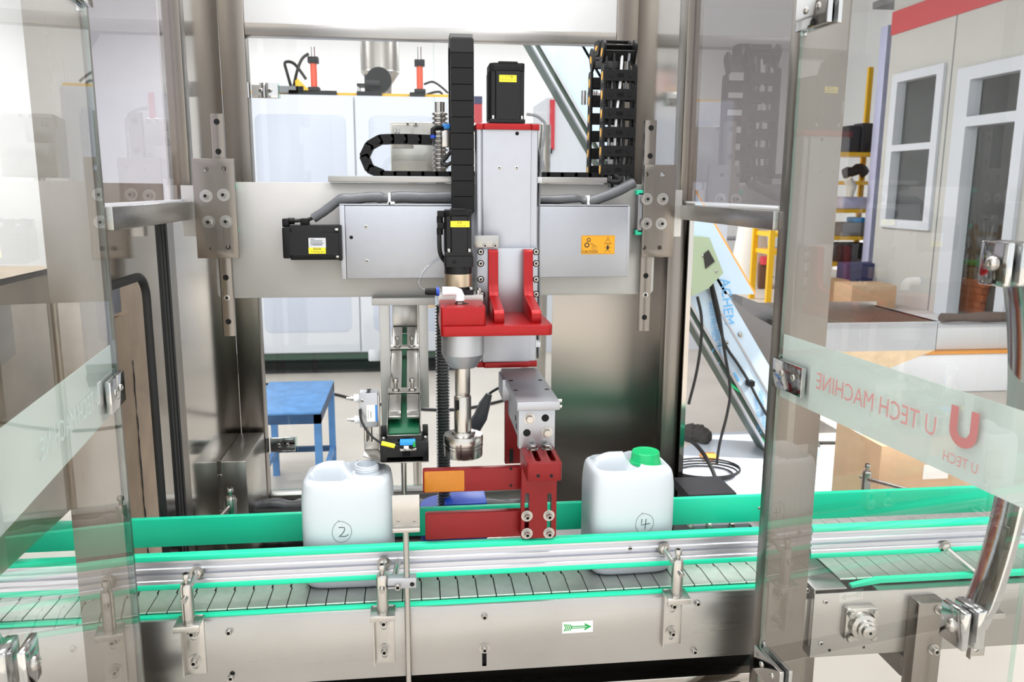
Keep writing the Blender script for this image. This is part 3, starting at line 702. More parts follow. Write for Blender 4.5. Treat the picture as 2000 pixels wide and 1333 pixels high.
jerrycan('white plastic jerrycan with an open neck and a circled 2 on its front', 681, 1150, 1.598, False, (-.008, .128, '2'), .247, .186, .140, -1.5)
jerrycan('white plastic jerrycan closed with a ribbed green cap and a circled 4 on its front', 1236, 1122, 1.598, True, (.020, .118, '4'), .248, .186, .140, 1.5)
# ================================================================== GANTRY
YP = 2.0
ga = thing('gantry_beam', 'wide grey plate beam across the machine with a light aluminium linear axis on it', 'gantry', (.07, YP, AZ(800, 582, YP)))
pz1, pz0 = AZ(850, 358, YP), AZ(850, 579, YP)
bm = bmesh.new(); prism(bm, rrect(AX(419, 470, YP), AX(1279, 470, YP), pz0, pz1, .012), 'Y', YP, YP+.012); ob('back_plate', bm, 'alu_plate', ga, .001)
YH = 1.93
ha, hb_ = at(667, 545, Y=YH), at(1230, 404, Y=YH)
bx('axis_cover', 'alu', ga, ha.x+.012, hb_.x-.004, YH, YP, ha.z, hb_.z, .002)
bx('end_cap', 'alu_bright', ga, ha.x, ha.x+.0117, YH+.0005, YP, ha.z-.001, hb_.z+.001, .001)
bx('end_cap', 'alu_bright', ga, hb_.x-.0037, hb_.x+.003, YH+.003, YP, ha.z-.001, hb_.z+.001, .001)
bx('top_edge', 'alu_bright', ga, ha.x, hb_.x+.001, YH+.004, YP, hb_.z+.001, hb_.z+.005, .001)
for px, py in ((715, 443), (717, 510)): bolt(ga, (AX(px, py, YH), YH+.0004, AZ(px, py, YH)), .0045, .0012, kind='button')
hole(ga, (AX(686, 464, YH), YH, AZ(686, 464, YH)), .0042)
# caution sticker
ca, cb = at(1135, 497, Y=YH), at(1201, 460, Y=YH)
sk = pr('caution_sticker', 'orange_label', ga, rrect(ca.x, cb.x, ca.z, cb.z, .002), 'Y', YH-.0006, YH)
u = lambda a: ca.x+(cb.x-ca.x)*a
v = lambda b: ca.z+(cb.z-ca.z)*b
text('caution_word', 'CAUTION', 'ink_recess_black', sk, (u(.26), YH-.0008, v(.13)), .0085, bold=.0001)
def gear(c, r):
    pts = []
    for i in range(24):
        a = 2*pi*i/24; rr = r if (i % 2) else r*.78
        pts.append((c[0]+rr*cos(a), c[1]+rr*sin(a)))
    return pts
for c, r in (((u(.215), v(.76)), .0055), ((u(.165), v(.49)), .0068)):
    g = pr('gear_mark', 'ink_recess_black', sk, gear(c, r), 'Y', YH-.0009, YH-.0006)
    bm = bmesh.new(); lathe(bm, [(r*.52, 0), (r*.52, .0002), (0, .0002)], (c[0], YH-.0009, c[1]), (0, -1, 0), 12); ob('gear_eye', bm, 'orange_label', g)
strokes('hand_mark', 'ink_recess_black', sk, [[(u(.27), v(.60)), (u(.36), v(.52)), (u(.48), v(.36))], [(u(.28), v(.55)), (u(.36), v(.44)), (u(.31), v(.32)), (u(.37), v(.24)), (u(.47), v(.27))], [(u(.36), v(.44)), (u(.40), v(.38)), (u(.37), v(.32))]], .0008, YH-.0009)
strokes('warning_mark', 'ink_recess_black', sk, [[(u(.79), v(.90)), (u(.68), v(.54)), (u(.90), v(.54)), (u(.79), v(.90))], [(u(.79), v(.79)), (u(.79), v(.68))], [(u(.79), v(.645)), (u(.79), v(.625))], [(u(.71), v(.57)), (u(.87), v(.57))], [(u(.69), v(.40)), (u(.88), v(.10))], [(u(.88), v(.40)), (u(.69), v(.10))]], .0009, YH-.0009)
pr('no_touch_mark', 'ink_recess_black', sk, [(u(.79), v(.50)), (u(.83), v(.40)), (u(.81), v(.26)), (u(.77), v(.26)), (u(.75), v(.40))], 'Y', YH-.0009, YH-.0006)
fx = [ca.x+.0015, cb.x-.0015, ca.z+.0015, cb.z-.0015]
strokes('sticker_line', 'ink_recess_black', sk, [[(fx[0], fx[2]), (fx[1], fx[2]), (fx[1], fx[3]), (fx[0], fx[3]), (fx[0], fx[2])]], .0004, YH-.0008)
# top tray for the cable chains
tz0, tz1 = AZ(900, 357, 1.975), AZ(900, 345, 1.975)
bx('chain_tray', 'steel_h', ga, AX(641, 350, 1.975), AX(1186, 352, 1.975), 1.975, 2.11, tz0, tz1, .001)
# mounting plates and guide rails left and right
def mount(label, pl, pr_, rail_top, rail_bot, bolts, holes, seals, side):
    t = thing('mounting_plate', label, 'mounting plate', (AX((pl[0]+pr_[0])/2, 420, 1.965), 1.97, AZ(pl[0], pr_[1], 1.965)))
    a, b = at(pl[0], pr_[1], Y=1.962), at(pr_[0], pl[1], Y=1.962)
    p = bx('plate', 'steel_v', t, a.x, b.x, 1.962, 1.972, a.z, b.z, .001)
    c = bmesh.new()
    for px, py in holes: q = at(px, py, Y=1.962); cyl(c, (q.x, 1.95, q.z), (q.x, 1.98, q.z), .0055, n=16)
    cut(p, c)
    for px, py in bolts: q = at(px, py, Y=1.962); bolt(t, (q.x, 1.962, q.z), .0072, .009, washer=.0145)
    ra, rb = at(rail_top[0], rail_top[1], Y=1.985), at(rail_bot[0], rail_bot[1], Y=1.985); xm = (ra.x+rb.x)/2
    r = pr('guide_rail_bar', 'steel_v', t, [(xm-.014, 2.0), (xm-.014, 1.987), (xm-.011, 1.985), (xm+.011, 1.985), (xm+.014, 1.987), (xm+.014, 2.0)], 'Z', rb.z, ra.z)
    for k, z in enumerate((ra.z-.018, ra.z-.084, rb.z+.14, rb.z+.092, rb.z+.035)):
        if k == 3: bolt(r, (xm, 1.985, z), .007, .003)
        else: hole(r, (xm, 1.985, z), .0068)
    bx('slide_block', 'steel_dark', t, xm-.030, xm+.030, 1.972, 1.995, AZ(400, seals[1], 1.98), AZ(400, seals[0], 1.98), .002)
    for z in (AZ(400, seals[0], 1.98), AZ(400, seals[1], 1.98)):
        bx('block_seal', 'green', t, xm-.034, xm+.034, 1.972, 1.994, z-.006, z+.006, .001)
    bx('weld_tab', 'steel_plain', t, (a.x-.03 if side < 0 else b.x-.002), (a.x+.002 if side < 0 else b.x+.02), 1.972, 1.998, a.z+.05, b.z-.06)
mount('steel mounting plate with four bolts at the left end of the beam', (386, 310), (456, 505), (423, 222), (447, 657), ((403, 383), (437, 381), (408, 434), (442, 433)), ((403, 331), (437, 330), (414, 485), (446, 483)), (364, 450), -1)
mount('steel mounting plate with four bolts at the right end of the beam', (1253, 322), (1322, 503), (1272, 235), (1258, 647), ((1263, 389), (1294, 389), (1262, 437), (1291, 437)), ((1263, 341), (1294, 341), (1258, 484), (1288, 484)), (372, 455), 1)
# ------------------------------------------------------------------ servo motors
def motor(label, lo, hi, Y0, Y1, horizontal, lab, group='black servo motors'):
    """lo / hi: pixel corners (left bottom, right top) at the front face"""
    a, b = at(lo[0], lo[1], Y=Y0), at(hi[0], hi[1], Y=Y0)
    t = thing('servo_motor', label, 'motor', ((a.x+b.x)/2, (Y0+Y1)/2, a.z), group)
    if horizontal:
        L = b.x-a.x; h = b.z-a.z; m = a.z
        prof = [(Y0+.010, a.z), (Y1-.006, a.z), (Y1, a.z+.006), (Y1, b.z-.006), (Y1-.006, b.z), (Y0+.010, b.z), (Y0+.008, b.z-.014), (Y0, b.z-.016), (Y0, a.z+.012), (Y0+.004, a.z+.010)]
        pr('body', 'black_anod', t, prof, 'X', a.x+L*.12, b.x-.006)
        bx('rear_cover', 'black_plastic', t, a.x, a.x+L*.14, Y0+.0005, Y1-.001, a.z+.004, b.z-.004, .003)
        bx('flange', 'black_anod', t, b.x-.007, b.x, Y0-.001, Y1+.001, a.z-.001, b.z+.001, .001)
        for z in (b.z-.010, a.z+.008): bolt(t, (b.x-.006, Y0+.006, z), .0042, .008, 'L')
    else:
        w = b.x-a.x; H = b.z-a.z
        prof = [(a.x+.006, Y0+.006), (a.x+.014, Y0+.006), (a.x+.016, Y0), (b.x-.011, Y0), (b.x-.010, Y0+.006), (b.x-.001, Y0+.006), (b.x-.001, Y1), (a.x+.001, Y1), (a.x+.001, Y0+.014)]
        pr('body', 'black_anod', t, prof, 'Z', a.z+.008, b.z-H*.16)
        pr('rear_cover', 'black_plastic', t, [(a.x+.002, Y0+.012), (a.x+.012, Y0+.003), (b.x-.004, Y0+.003), (b.x, Y0+.010), (b.x, Y1), (a.x+.002, Y1)], 'Z', b.z-H*.16, b.z-.003, .002)
        bx('cover_lid', 'black_plastic', t, a.x+w*.26, b.x-w*.2, Y0+.002, Y1-.005, b.z-.006, b.z, .002)
        for x in (a.x+w*.32, b.x-w*.06): hole(t, (x, Y0+.0026, b.z-H*.13), .0028)
        bx('flange', 'black_anod', t, a.x+.002, b.x+.001, Y0+.001, Y1, a.z, a.z+.009, .001)
        for x in (a.x+.010, b.x-.006): bolt(t, (x, Y0+.005, a.z+.009), .0042, .007, 'U')
    for (l0, l1, mt, lines) in lab:
        p, q = at(l0[0], l0[1], Y=Y0-.0005), at(l1[0], l1[1], Y=Y0-.0005)
        s = bx('label_plate', mt, t, p.x, q.x, Y0-.0006, Y0, p.z, q.z)
        for body, fz, sz, fxx in lines:
            text('label_text', body, 'ink_recess_black', s, (p.x+(q.x-p.x)*fxx, Y0-.0008, p.z+(q.z-p.z)*fz), sz)
    return t, a, b
motor('upright black servo motor labelled Up and down axis on top of the red plate', (955, 240), (1026, 120), 1.855, 1.935, False, [((975, 160), (1009, 147), 'yellow_label', [('上下轴', .72, .0062, .55), ('Up and down axis', .32, .0050, .56)])])
mt, a, b = motor('horizontal black servo motor labelled Tracking axis at the left end of the beam axis', (553, 509), (666, 441), 1.915, 1.985, True, [((603, 484), (636, 465), 'grey_label', []), ((603, 496), (636, 484), 'yellow_label', [('跟踪轴', .74, .0060, .50), ('Tracking axis', .34, .0056, .52)])])
lp = at(603, 465, Y=1.9145); lq = at(636, 484, Y=1.9145)
lines = []
for k in range(6):
    z = lp.z-.003-k*.0026; lines.append([(lp.x+.003, z), (lp.x+.003+(.030 if k else .009)*(1-.06*(k % 3)), z)])
strokes('plate_print', 'ink_grey', mt, lines, .0011, 1.9142)
strokes('plate_barcode', 'ink_recess_black', mt, [[(lp.x+.009+k*.0013, lq.z+.0052), (lp.x+.009+k*.0013, lq.z+.0075)] for k in range(16)], .0006, 1.9142)
bx('connector', 'black_plastic', mt, AX(553, 440, 1.95), AX(566, 440, 1.95), 1.935, 1.965, b.z-.004, AZ(553, 427, 1.95), .002)
cy('connector_sleeve', 'black_plastic', mt, (AX(563, 433, 1.95), 1.95, AZ(563, 432, 1.95)), (AX(575, 433, 1.95), 1.95, AZ(575, 432, 1.95)), .0075)
bx('connector', 'black_plastic', mt, AX(588, 438, 1.96), AX(604, 438, 1.96), 1.945, 1.975, b.z-.002, AZ(588, 427, 1.95), .002)
tb('cable', 'black_rubber', mt, [at(572, 432, Y=1.95), at(585, 431, Y=1.95), at(600, 430, Y=1.95), at(616, 423, Y=1.95), at(630, 416, Y=1.95)], .0042, 8, sm=4)
# screw cap motor with gearbox
YS = 1.757
ms, a, b = motor('upright black servo motor labelled Screw cap above the red gear block', (868, 501), (922, 408), YS, YS+.06, False, [((880, 444), (917, 432), 'yellow_label', [('旋盖', .70, .0054, .48), ('Screw cap', .30, .0048, .54)])])
xc = AX(895, 540, YS+.03); yc = YS+.031
gz = [AZ(895, q, YS) for q in (501, 522, 537, 562, 567, 577)]
pr('gearbox_adapter', 'black_anod', ms, rrect(xc-.0305, xc+.0315, YS, YS+.062, .006), 'Z', gz[1], gz[0])
hole(ms, (AX(887, 512, YS), YS, AZ(887, 512, YS)), .0045)
bm = bmesh.new(); lathe(bm, [(.0300, 0), (.0300, gz[1]-gz[2])], (xc, yc, gz[2]), n=40); ob('gearbox_neck', bm, 'black_anod', ms)
bm = bmesh.new(); lathe(bm, [(.0302, 0), (.0302, gz[2]-gz[3])], (xc, yc, gz[3]), n=40); ob('gearbox_ring', bm, 'champagne', ms)
bm = bmesh.new(); lathe(bm, [(.0300, 0), (.0300, gz[3]-gz[4])], (xc, yc, gz[4]), n=40); ob('gearbox_base', bm, 'black_anod', ms)
pr('gearbox_flange', 'black_anod', ms, rrect(xc-.030, xc+.032, YS, YS+.062, .006), 'Z', gz[5], gz[4])
for x in (xc-.024, xc+.026): bolt(ms, (x, YS+.006, gz[4]), .0042, .006, 'U')
for zc_ in (419, 442):
    bx('connector', 'black_plastic', ms, AX(854, zc_, YS+.03), a.x+.002, YS+.018, YS+.040, AZ(860, zc_+6, YS+.02), AZ(860, zc_-7, YS+.02), .002)
    cy('connector_sleeve', 'black_plastic', ms, (AX(859, zc_, YS+.03), YS+.029, AZ(860, zc_+4, YS+.02)), (AX(859, zc_, YS+.03), YS+.029, AZ(860, zc_+17, YS+.02)), .0068)
tb('cable', 'black_rubber', ms, [at(858, 455, Y=YS+.03), at(858, 475, Y=YS+.03), at(860, 495, Y=YS+.035), at(868, 510, Y=YS+.05), at(880, 518, Y=YS+.075)], .0048, 8, sm=4)
# ------------------------------------------------------------------ upright axis
YZ = 1.855
za = thing('upright_axis', 'upright light aluminium linear axis between two red end plates at the centre', 'linear axis', (AX(990, 700, YZ), 1.89, AZ(990, 715, YZ)))
x0, x1 = AX(932, 470, YZ), AX(1049, 470, YZ); zt_, zb_ = AZ(990, 254, YZ), AZ(990, 706, YZ)
xa, xb = AX(944, 470, YZ-.004), AX(1036, 470, YZ-.004)
prof = [(x0, 1.93), (x0, YZ+.002), (x0+.002, YZ), (xa-.005, YZ), (xa-.004, YZ+.008), (xa-.001, YZ+.008), (xa-.001, YZ-.004), (xa+.001, YZ-.005), (xb-.001, YZ-.005), (xb, YZ-.004), (xb, YZ), (x1-.002, YZ), (x1, YZ+.002), (x1, 1.93)]
pr('extrusion', 'alu', za, prof, 'Z', zb_, zt_)
for nm, z, e in (('end_plate', zt_, 1), ('end_plate', zb_-.013, -1)):
    p = [(x0-.002, 1.925), (x0-.002, YZ-.004), (x0+.012, YZ-.004), (x0+.016, YZ-.012), (xb-.004, YZ-.012), (xb+.002, YZ-.006), (x1+.002, YZ-.006), (x1+.002, 1.925)]
    pr(nm, 'red_anod', za, p, 'Z', z, z+.013, .001)
for px in (975, 1009): bolt(za, (AX(px, 328, YZ-.005), YZ-.0046, AZ(px, 328, YZ-.005)), .0045, .0012, kind='button')
hole(za, (AX(1010, 261, YZ-.005), YZ-.005, AZ(1010, 261, YZ-.005)), .0042)
# carriage plate, bolts and small bracket
YC = 1.822
cg = thing('lift_carriage', 'silver carriage plate with red gusset ribs and red shelf carrying the capping head', 'carriage', (AX(990, 640, YC), 1.75, AZ(970, 657, 1.63)))
ca, cb = at(932, 590, Y=YC), at(1051, 485, Y=YC)
ZSH = AZ(970, 637, 1.632); ZSL = AZ(970, 657, 1.632)
bx('carriage_plate', 'alu_bright', cg, ca.x, cb.x, YC, YZ-.006, ZSH-.004, cb.z, .001)
for px, py in ((939, 492), (939, 515), (939, 546), (941, 576), (1047, 492), (1047, 515), (1047, 546), (1047, 575)):
    hole(cg, (AX(px, py, YC), YC, AZ(px, py, YC)), .0078, name='counterbore'); bolt(cg, (AX(px, py, YC), YC-.0003, AZ(px, py, YC)), .0058, .002)
sa, sb = at(925, 484, Y=1.815), at(974, 460, Y=1.815)
bx('switch_bracket', 'steel_h', cg, sa.x, sb.x, 1.813, 1.815, sa.z, sb.z, .0005)
for px in (947, 967): bolt(cg, (AX(px, 479, 1.813), 1.813, AZ(px, 480, 1.813)), .0045, .006)
for px0, px1, py in ((954, 973, 488), (1023, 1041, 488)):
    xa_, xb_ = AX(px0, 500, 1.80), AX(px1, 500, 1.80); zt2 = AZ(px0, py, 1.80)
    zk = AZ(px0, 566, 1.795); ze = AZ(px0+20, 608, 1.66)
    pr('rib', 'red_anod', cg, [(YC, zt2), (1.803, zt2), (1.798, zt2-.004), (1.795, zk+.016), (1.790, zk), (1.780, zk-.012), (1.672, ze), (1.665, ze-.006), (1.665, ZSH), (YC, ZSH)], 'X', xa_, xb_, .0012)
xs0, xs1 = AX(861, 647, 1.632), AX(1080, 647, 1.632)
pr('shelf', 'red_anod', cg, rrect(xs0, xs1, 1.632, YC, .010), 'Z', ZSL, ZSH, .0012)
ZG = AZ(905, 601, 1.636); xg0, xg1 = AX(861, 620, 1.636), AX(949, 620, 1.636)
gb = pr('gear_block', 'red_anod', cg, rrect(xg0, xg1, 1.636, 1.752, .006), 'Z', ZSH, ZG, .0012)
bx('spacer_plate', 'alu_plate', cg, xg0-.002, xg1+.004, 1.752, 1.822, ZG-.006, gz[5], .001)
for px, py in ((868, 603), (936, 602)): pass
for dx in (.010, xg1-xg0-.010): hole(cg, (xg0+dx, 1.648, ZG), .0035, 'U')
hole(cg, ((xg0+xg1)/2-.001, 1.690, ZG), .015, 'U', 'port_recess')
for px in (934, 930): pass
bolt(cg, (xg1-.006, 1.770, gz[5]), .0042, .009, 'U'); bolt(cg, (xg1-.002, 1.785, gz[5]), .0042, .012, 'U')
# ------------------------------------------------------------------ capping head
YHD = 1.683
hx = AX(904, 690, YHD)
hd = thing('capping_head', 'silver capping head with spindle and slotted round chuck hanging below the red shelf', 'capping head', (hx, YHD, AZ(904, 893, YHD)))
def ZP(py): return AZ(904, py, YHD)
def rad(pxw): return pxw/2/FPX*(YHD*cos(PITCH)+.1)*.985
bm = bmesh.new(); R1 = .0445
lathe(bm, [(.028, ZP(716)), (.030, ZP(715)), (R1-.0005, ZP(691)), (R1, ZP(690)), (R1, ZSL)], (hx, YHD, 0), n=56); ob('bell', bm, 'alu_bright', hd, sharp=15)
bm = bmesh.new(); lathe(bm, [(.0150, ZP(772)), (.0158, ZP(768)), (.0162, ZP(764)), (.0162, ZP(712))], (hx-.001, YHD, 0), n=32); ob('spindle', bm, 'steel_bolt', hd)
bm = bmesh.new(); lathe(bm, [(.0182, ZP(850)), (.0182, ZP(776)), (.0172, ZP(773)), (.0145, ZP(771))], (hx-.001, YHD, 0), n=32); ob('collar', bm, 'steel_bolt', hd, sharp=20)
sx_ = AX(891, 795, YHD-.0185)
pr('collar_slot', 'dark_void', hd, rrect(sx_-.0022, sx_+.0030, AZ(891, 803, YHD-.0185), AZ(891, 783, YHD-.0185), .0022), 'Y', YHD-.0192, YHD-.012)
bm = bmesh.new()
lathe(bm, [(.034, ZP(891)), (.0405, ZP(889)), (.0410, ZP(886)), (.0410, ZP(873)), (.0395, ZP(872)), (.0395, ZP(870.5)), (.0420, ZP(869.5)), (.0420, ZP(866)), (.0400, ZP(865)), (.0400, ZP(863)), (.0420, ZP(862)), (.0420, ZP(852)), (.0400, ZP(848)), (.026, ZP(846.5)), (.024, ZP(842)), (.0182, ZP(841))], (hx, YHD, 0), n=64)
ck = ob('chuck', bm, 'steel_bolt', hd, sharp=20)
c = bmesh.new()
for ang in (-100, -20, 60, 140, 220):
    d = Vector((cos(radians(ang)), sin(radians(ang)), 0)); n_ = Vector((-d.y, d.x, 0))*.0011
    vs = []
    for k in (.030, .05):
        for z in (ZP(893), ZP(858)):
            for s_ in (-1, 1): vs.append(c.verts.new(Vector((hx, YHD, z)) + d*k + n_*s_))
    for f in ((0, 1, 3, 2), (4, 6, 7, 5), (0, 4, 5, 1), (2, 3, 7, 6), (0, 2, 6, 4), (1, 5, 7, 3)): c.faces.new([vs[i] for i in f])
cut(ck, c)
# air fitting and tube
af = thing('air_fitting', 'white elbow air fitting with blue collars on top of the red gear block', 'air fitting', (AX(898, 590, 1.69), 1.69, ZG))
ex = AX(898, 588, 1.69); ez = AZ(898, 575, 1.69)
bm = bmesh.new(); lathe(bm, [(.0095, 0), (.0095, .004), (.0075, .006), (.0075, .009)], (ex, 1.69, ZG), n=6); ob('thread_nut', bm, 'steel_bolt', af)
tb('elbow', 'white_plastic', af, [(ex, 1.69, ZG+.007), (ex, 1.69, ez-.004), (ex-.003, 1.69, ez+.004), (ex-.010, 1.69, ez+.006), (ex-.036, 1.69, ez+.006)], [.0100, .0100, .0095, .0095, .0100], 16)
def lx(px): return AX(px, 572, 1.69)
zl = ez+.006
for nm, a_, b_, r_, m_ in (('collar', 873, 878, .0085, 'blue_bright'), ('tube_stub', 858, 873, .0052, 'clear_tube'), ('collar', 852, 858, .0092, 'blue_bright'), ('coupling', 835, 852, .0075, 'black_plastic'), ('collar', 830, 835, .0068, 'black_plastic')):
    cy(nm, m_, af, (lx(a_), 1.69, zl), (lx(b_), 1.69, zl), r_, n=20)
tb('air_hose', 'clear_tube', af, [(lx(831), 1.69, zl), at(820, 560, Y=1.70), at(818, 548, Y=1.71), at(828, 530, Y=1.73), at(846, 512, Y=1.76), at(866, 500, Y=1.80)], .0038, 10, sm=5)
# ------------------------------------------------------------------ gripper
gp = thing('gripper', 'silver gripper body with red jaw arms reaching left above the chain', 'gripper', (AX(1050, 900, 1.6), 1.62, AZ(1050, 1052, 1.545)))
YG = 1.550
ZT = AZ(1050, 786, YG); ZTB = AZ(1050, 803, YG); gx0, gx1 = AX(1010, 795, YG), AX(1094, 795, YG)
yb_ = at(1015, 719, Z=ZT).y
tp = bx('top_plate', 'alu_bright', gp, gx0, gx1, YG, yb_, ZTB, ZT, .002)
for px, py in ((998, 744), (1055, 743), (1007, 763), (1068, 761)):
    q = at(px, py, Z=ZT); hole(tp, (q.x, q.y, ZT), .005, 'U')
xg0_, xg1_ = AX(1013, 830, YG+.027), AX(1084, 830, YG+.027); zg0 = AZ(1050, 867, YG+.027)
fb = bx('front_block', 'alu_bright', gp, xg0_, xg1_, YG+.027, YG+.05, zg0-.01, ZTB, .001)
for px, py, k in ((1034, 818, 1), (1068, 845, 1), (1065, 817, 0), (1029, 846, 0)):
    q = at(px, py, Y=YG+.027)
    if k: bolt(fb, (q.x, q.y, q.z), .0085, .009, kind='hex', washer=.0115)
    else: hole(fb, (q.x, q.y, q.z), .0078)
bx('cylinder_body', 'alu', gp, xg0_+.002, xg1_-.004, YG+.052, yb_-.03, zg0+.004, ZTB, .002)
for k in range(2): cy('side_port', 'dark_void', gp, (xg0_+.0015, YG+.08+.012*k, zg0+.022+.014*k), (xg0_+.0025, YG+.08+.012*k, zg0+.022+.014*k), .007)
for px, py in ((1094, 777), (1101, 790)):
    q = at(px, py, Y=YG+.05); cy('bleed_screw', 'steel_bolt', gp, (gx1-.001, q.y, ZTB+.006-.012*(py > 780)), (gx1+.012, q.y, ZTB+.006-.012*(py > 780)), .004)
# hanger between gripper and carriage
bx('hanger', 'alu', gp, AX(978, 745, 1.80), AX(1020, 745, 1.80), yb_-.10, 1.85, ZTB-.035, ZT-.004, .002)
# front jaw
YJ = 1.478
jz1, jz0 = AZ(1063, 906, YJ), AZ(1063, 941, YJ); jx0, jx1 = AX(1030, 920, YJ), AX(1098, 920, YJ)
jyb = YG+.045
jb_ = pr('jaw_block', 'red_dark', gp, rrect(jx0, jx1, YJ, jyb, .006), 'Z', jz0, jz1, .0012)
c = bmesh.new()
for px in (1047, 1076):
    q = at(px, 890, Z=jz1); prism(c, rrect(q.x-.0055, q.x+.0055, YJ+.014, YG+.022, .005), 'Z', jz1-.016, jz1+.01)
cut(jb_, c)
for px, py in ((1038, 872), (1066, 870)):
    q = at(px, py+6, Z=jz1); bolt(jb_, (q.x+.002, min(q.y, YG+.014), jz1), .0085, .008, 'U', 'hex', washer=.0115)
for px in (1051, 1077): q = at(px, 930, Y=YJ); hole(jb_, (q.x, YJ, q.z), .0035)
YV = 1.553
vx0, vx1 = AX(1018, 990, YV), AX(1087, 990, YV); vz0 = AZ(1050, 1052, YV)
vp_ = pr('jaw_plate', 'red_dark', gp, rrect(vx0, vx1, vz0, jz0+.012, .005), 'Y', YV, YV+.018, .001)
c = bmesh.new()
for px in (1029, 1073):
    q = at(px, 1000, Y=YV); prism(c, rrect(q.x-.0045, q.x+.0045, AZ(px, 1046, YV), AZ(px, 964, YV), .004), 'Y', YV-.01, YV+.03)
cut(vp_, c)
for px, py in ((1029, 1008), (1072, 1007), (1029, 1042), (1072, 1041)):
    q = at(px, py, Y=YV); bolt(vp_, (q.x, YV, q.z), .0062, .011, washer=.0118)
YA = 1.572
for nm, p0, p1 in (('jaw_arm', (826, 964), (1050, 914)), ('jaw_arm', (831, 1056), (1050, 998))):
    a_, b_ = at(p0[0], p0[1], Y=YA), at(p1[0], p1[1], Y=YA)
    zl_, zh_ = a_.z, at(p0[0], p1[1]+(6 if p0[1] < 1000 else 8), Y=YA).z
    arm = pr(nm, 'red_dark', gp, rrect(a_.x, b_.x, zl_, zh_, .004), 'Y', YA, YA+.018, .001)
    if p0[1] < 1000:
        q0, q1 = at(829, 962, Y=YA), at(907, 919, Y=YA)
        pr('reflector', 'amber', arm, rrect(q0.x, q1.x, q0.z, q1.z, .003), 'Y', YA-.002, YA, .0006)
        for py in (916, 949): q = at(998, py, Y=YA); hole(arm, (q.x, YA, q.z), .003)
# rear jaw
rjx0, rjx1 = AX(986, 850, 1.80), AX(1012, 850, 1.80)
bx('jaw_plate', 'red_dark', gp, rjx0, rjx1+.05, 1.795, 1.813, AZ(1000, 905, 1.80), AZ(1000, 780, 1.80), .001)
bx('jaw_plate_slot', 'dark_void', gp, rjx0+.010, rjx0+.019, 1.7945, 1.796, AZ(1000, 902, 1.80), AZ(1000, 876, 1.80))
bx('jaw_arm', 'red_dark', gp, AX(905, 960, 1.80), rjx1+.04, 1.777, 1.795, AZ(1000, 950, 1.80), AZ(1000, 915, 1.80), .001) if False else None
# ------------------------------------------------------------------ cable chains
cc = thing('cable_chain', 'closed black cable chain standing upright left of the up and down motor', 'cable chain', (AX(903, 400, 1.88), 1.90, AZ(903, 410, 1.88)), 'black cable chains')
YK = 1.868; kx0, kx1 = AX(881, 250, YK), AX(926, 250, YK)
top_z = AZ(903, 100, YK); cz0 = AZ(903, 415, YK); Rb = .055
pts = []; n_front = 10; L = (top_z-cz0)/n_front
def chain_link(parent, c, ang, L, thick, x0, x1, nm='chain_link', m='black_plastic'):
    """closed link, centre c (y, z), running at angle ang in the Y-Z plane"""
    bm = bmesh.new(); box(bm, x0, x1, -thick/2, thick/2, -L/2+.0003, L/2-.0003); box(bm, x0+.003, x1-.003, -thick/2+.003, thick/2-.003, -L/2-.004, L/2+.004)
    o = bpy.data.objects.new(nm, finish(bm, .0008, 1)); COL.objects.link(o); o.data.materials.append(MATS[m])
    o.rotation_euler = (ang, 0, 0); o.location = Vector((0, c[0], c[1]))-wloc(parent); o.parent = parent; return o
for k in range(n_front): chain_link(cc, (YK+.012, cz0+L*(k+.5)), 0, L, .024, kx0, kx1)
for k in range(5):
    a = radians(18+36*k); chain_link(cc, (YK+.012+Rb-Rb*cos(a), top_z+Rb*sin(a)*.55), -(a-0), L*.95, .024, kx0, kx1)
for k in range(6): chain_link(cc, (YK+.012+2*Rb, top_z-L*(k+.5)), 0, L, .024, kx0, kx1)
# small chain on the tray: loops back on itself at the left
sc_ = thing('cable_chain', 'low black cable chain curling back on the tray above the beam', 'cable chain', (AX(800, 345, 2.03), 2.03, tz1), 'black cable chains')
path = [at(*p, Y=2.03) for p in ((847, 274), (820, 273), (793, 272), (767, 272), (743, 273), (722, 285), (712, 306), (722, 330), (746, 340), (772, 341))]
px_ = 772
while px_ < 1170: px_ += 27; path.append(at(px_, 341+(px_-772)*.008, Y=2.03))
for p, q in zip(path, path[1:]):
    d = q-p; Ln = d.length
    bm = bmesh.new(); h_ = .0115 if p.z > path[-1].z+.012 else .006
    prism(bm, rrect(-Ln/2-.004, Ln/2+.004, -h_, h_, .005), 'Y', -.016, .016); cyl(bm, (-Ln*.3, -.0175, 0), (-Ln*.3, .0175, 0), h_*.55, n=12)
    o = bpy.data.objects.new('chain_link', finish(bm)); COL.objects.link(o); o.data.materials.append(MATS['black_plastic'])
    o.rotation_euler = (0, -math.atan2(d.z, d.x), 0); c_ = (p+q)/2
    if h_ < .01: c_.z = tz1+.0065
    o.location = c_-wloc(sc_); o.parent = sc_
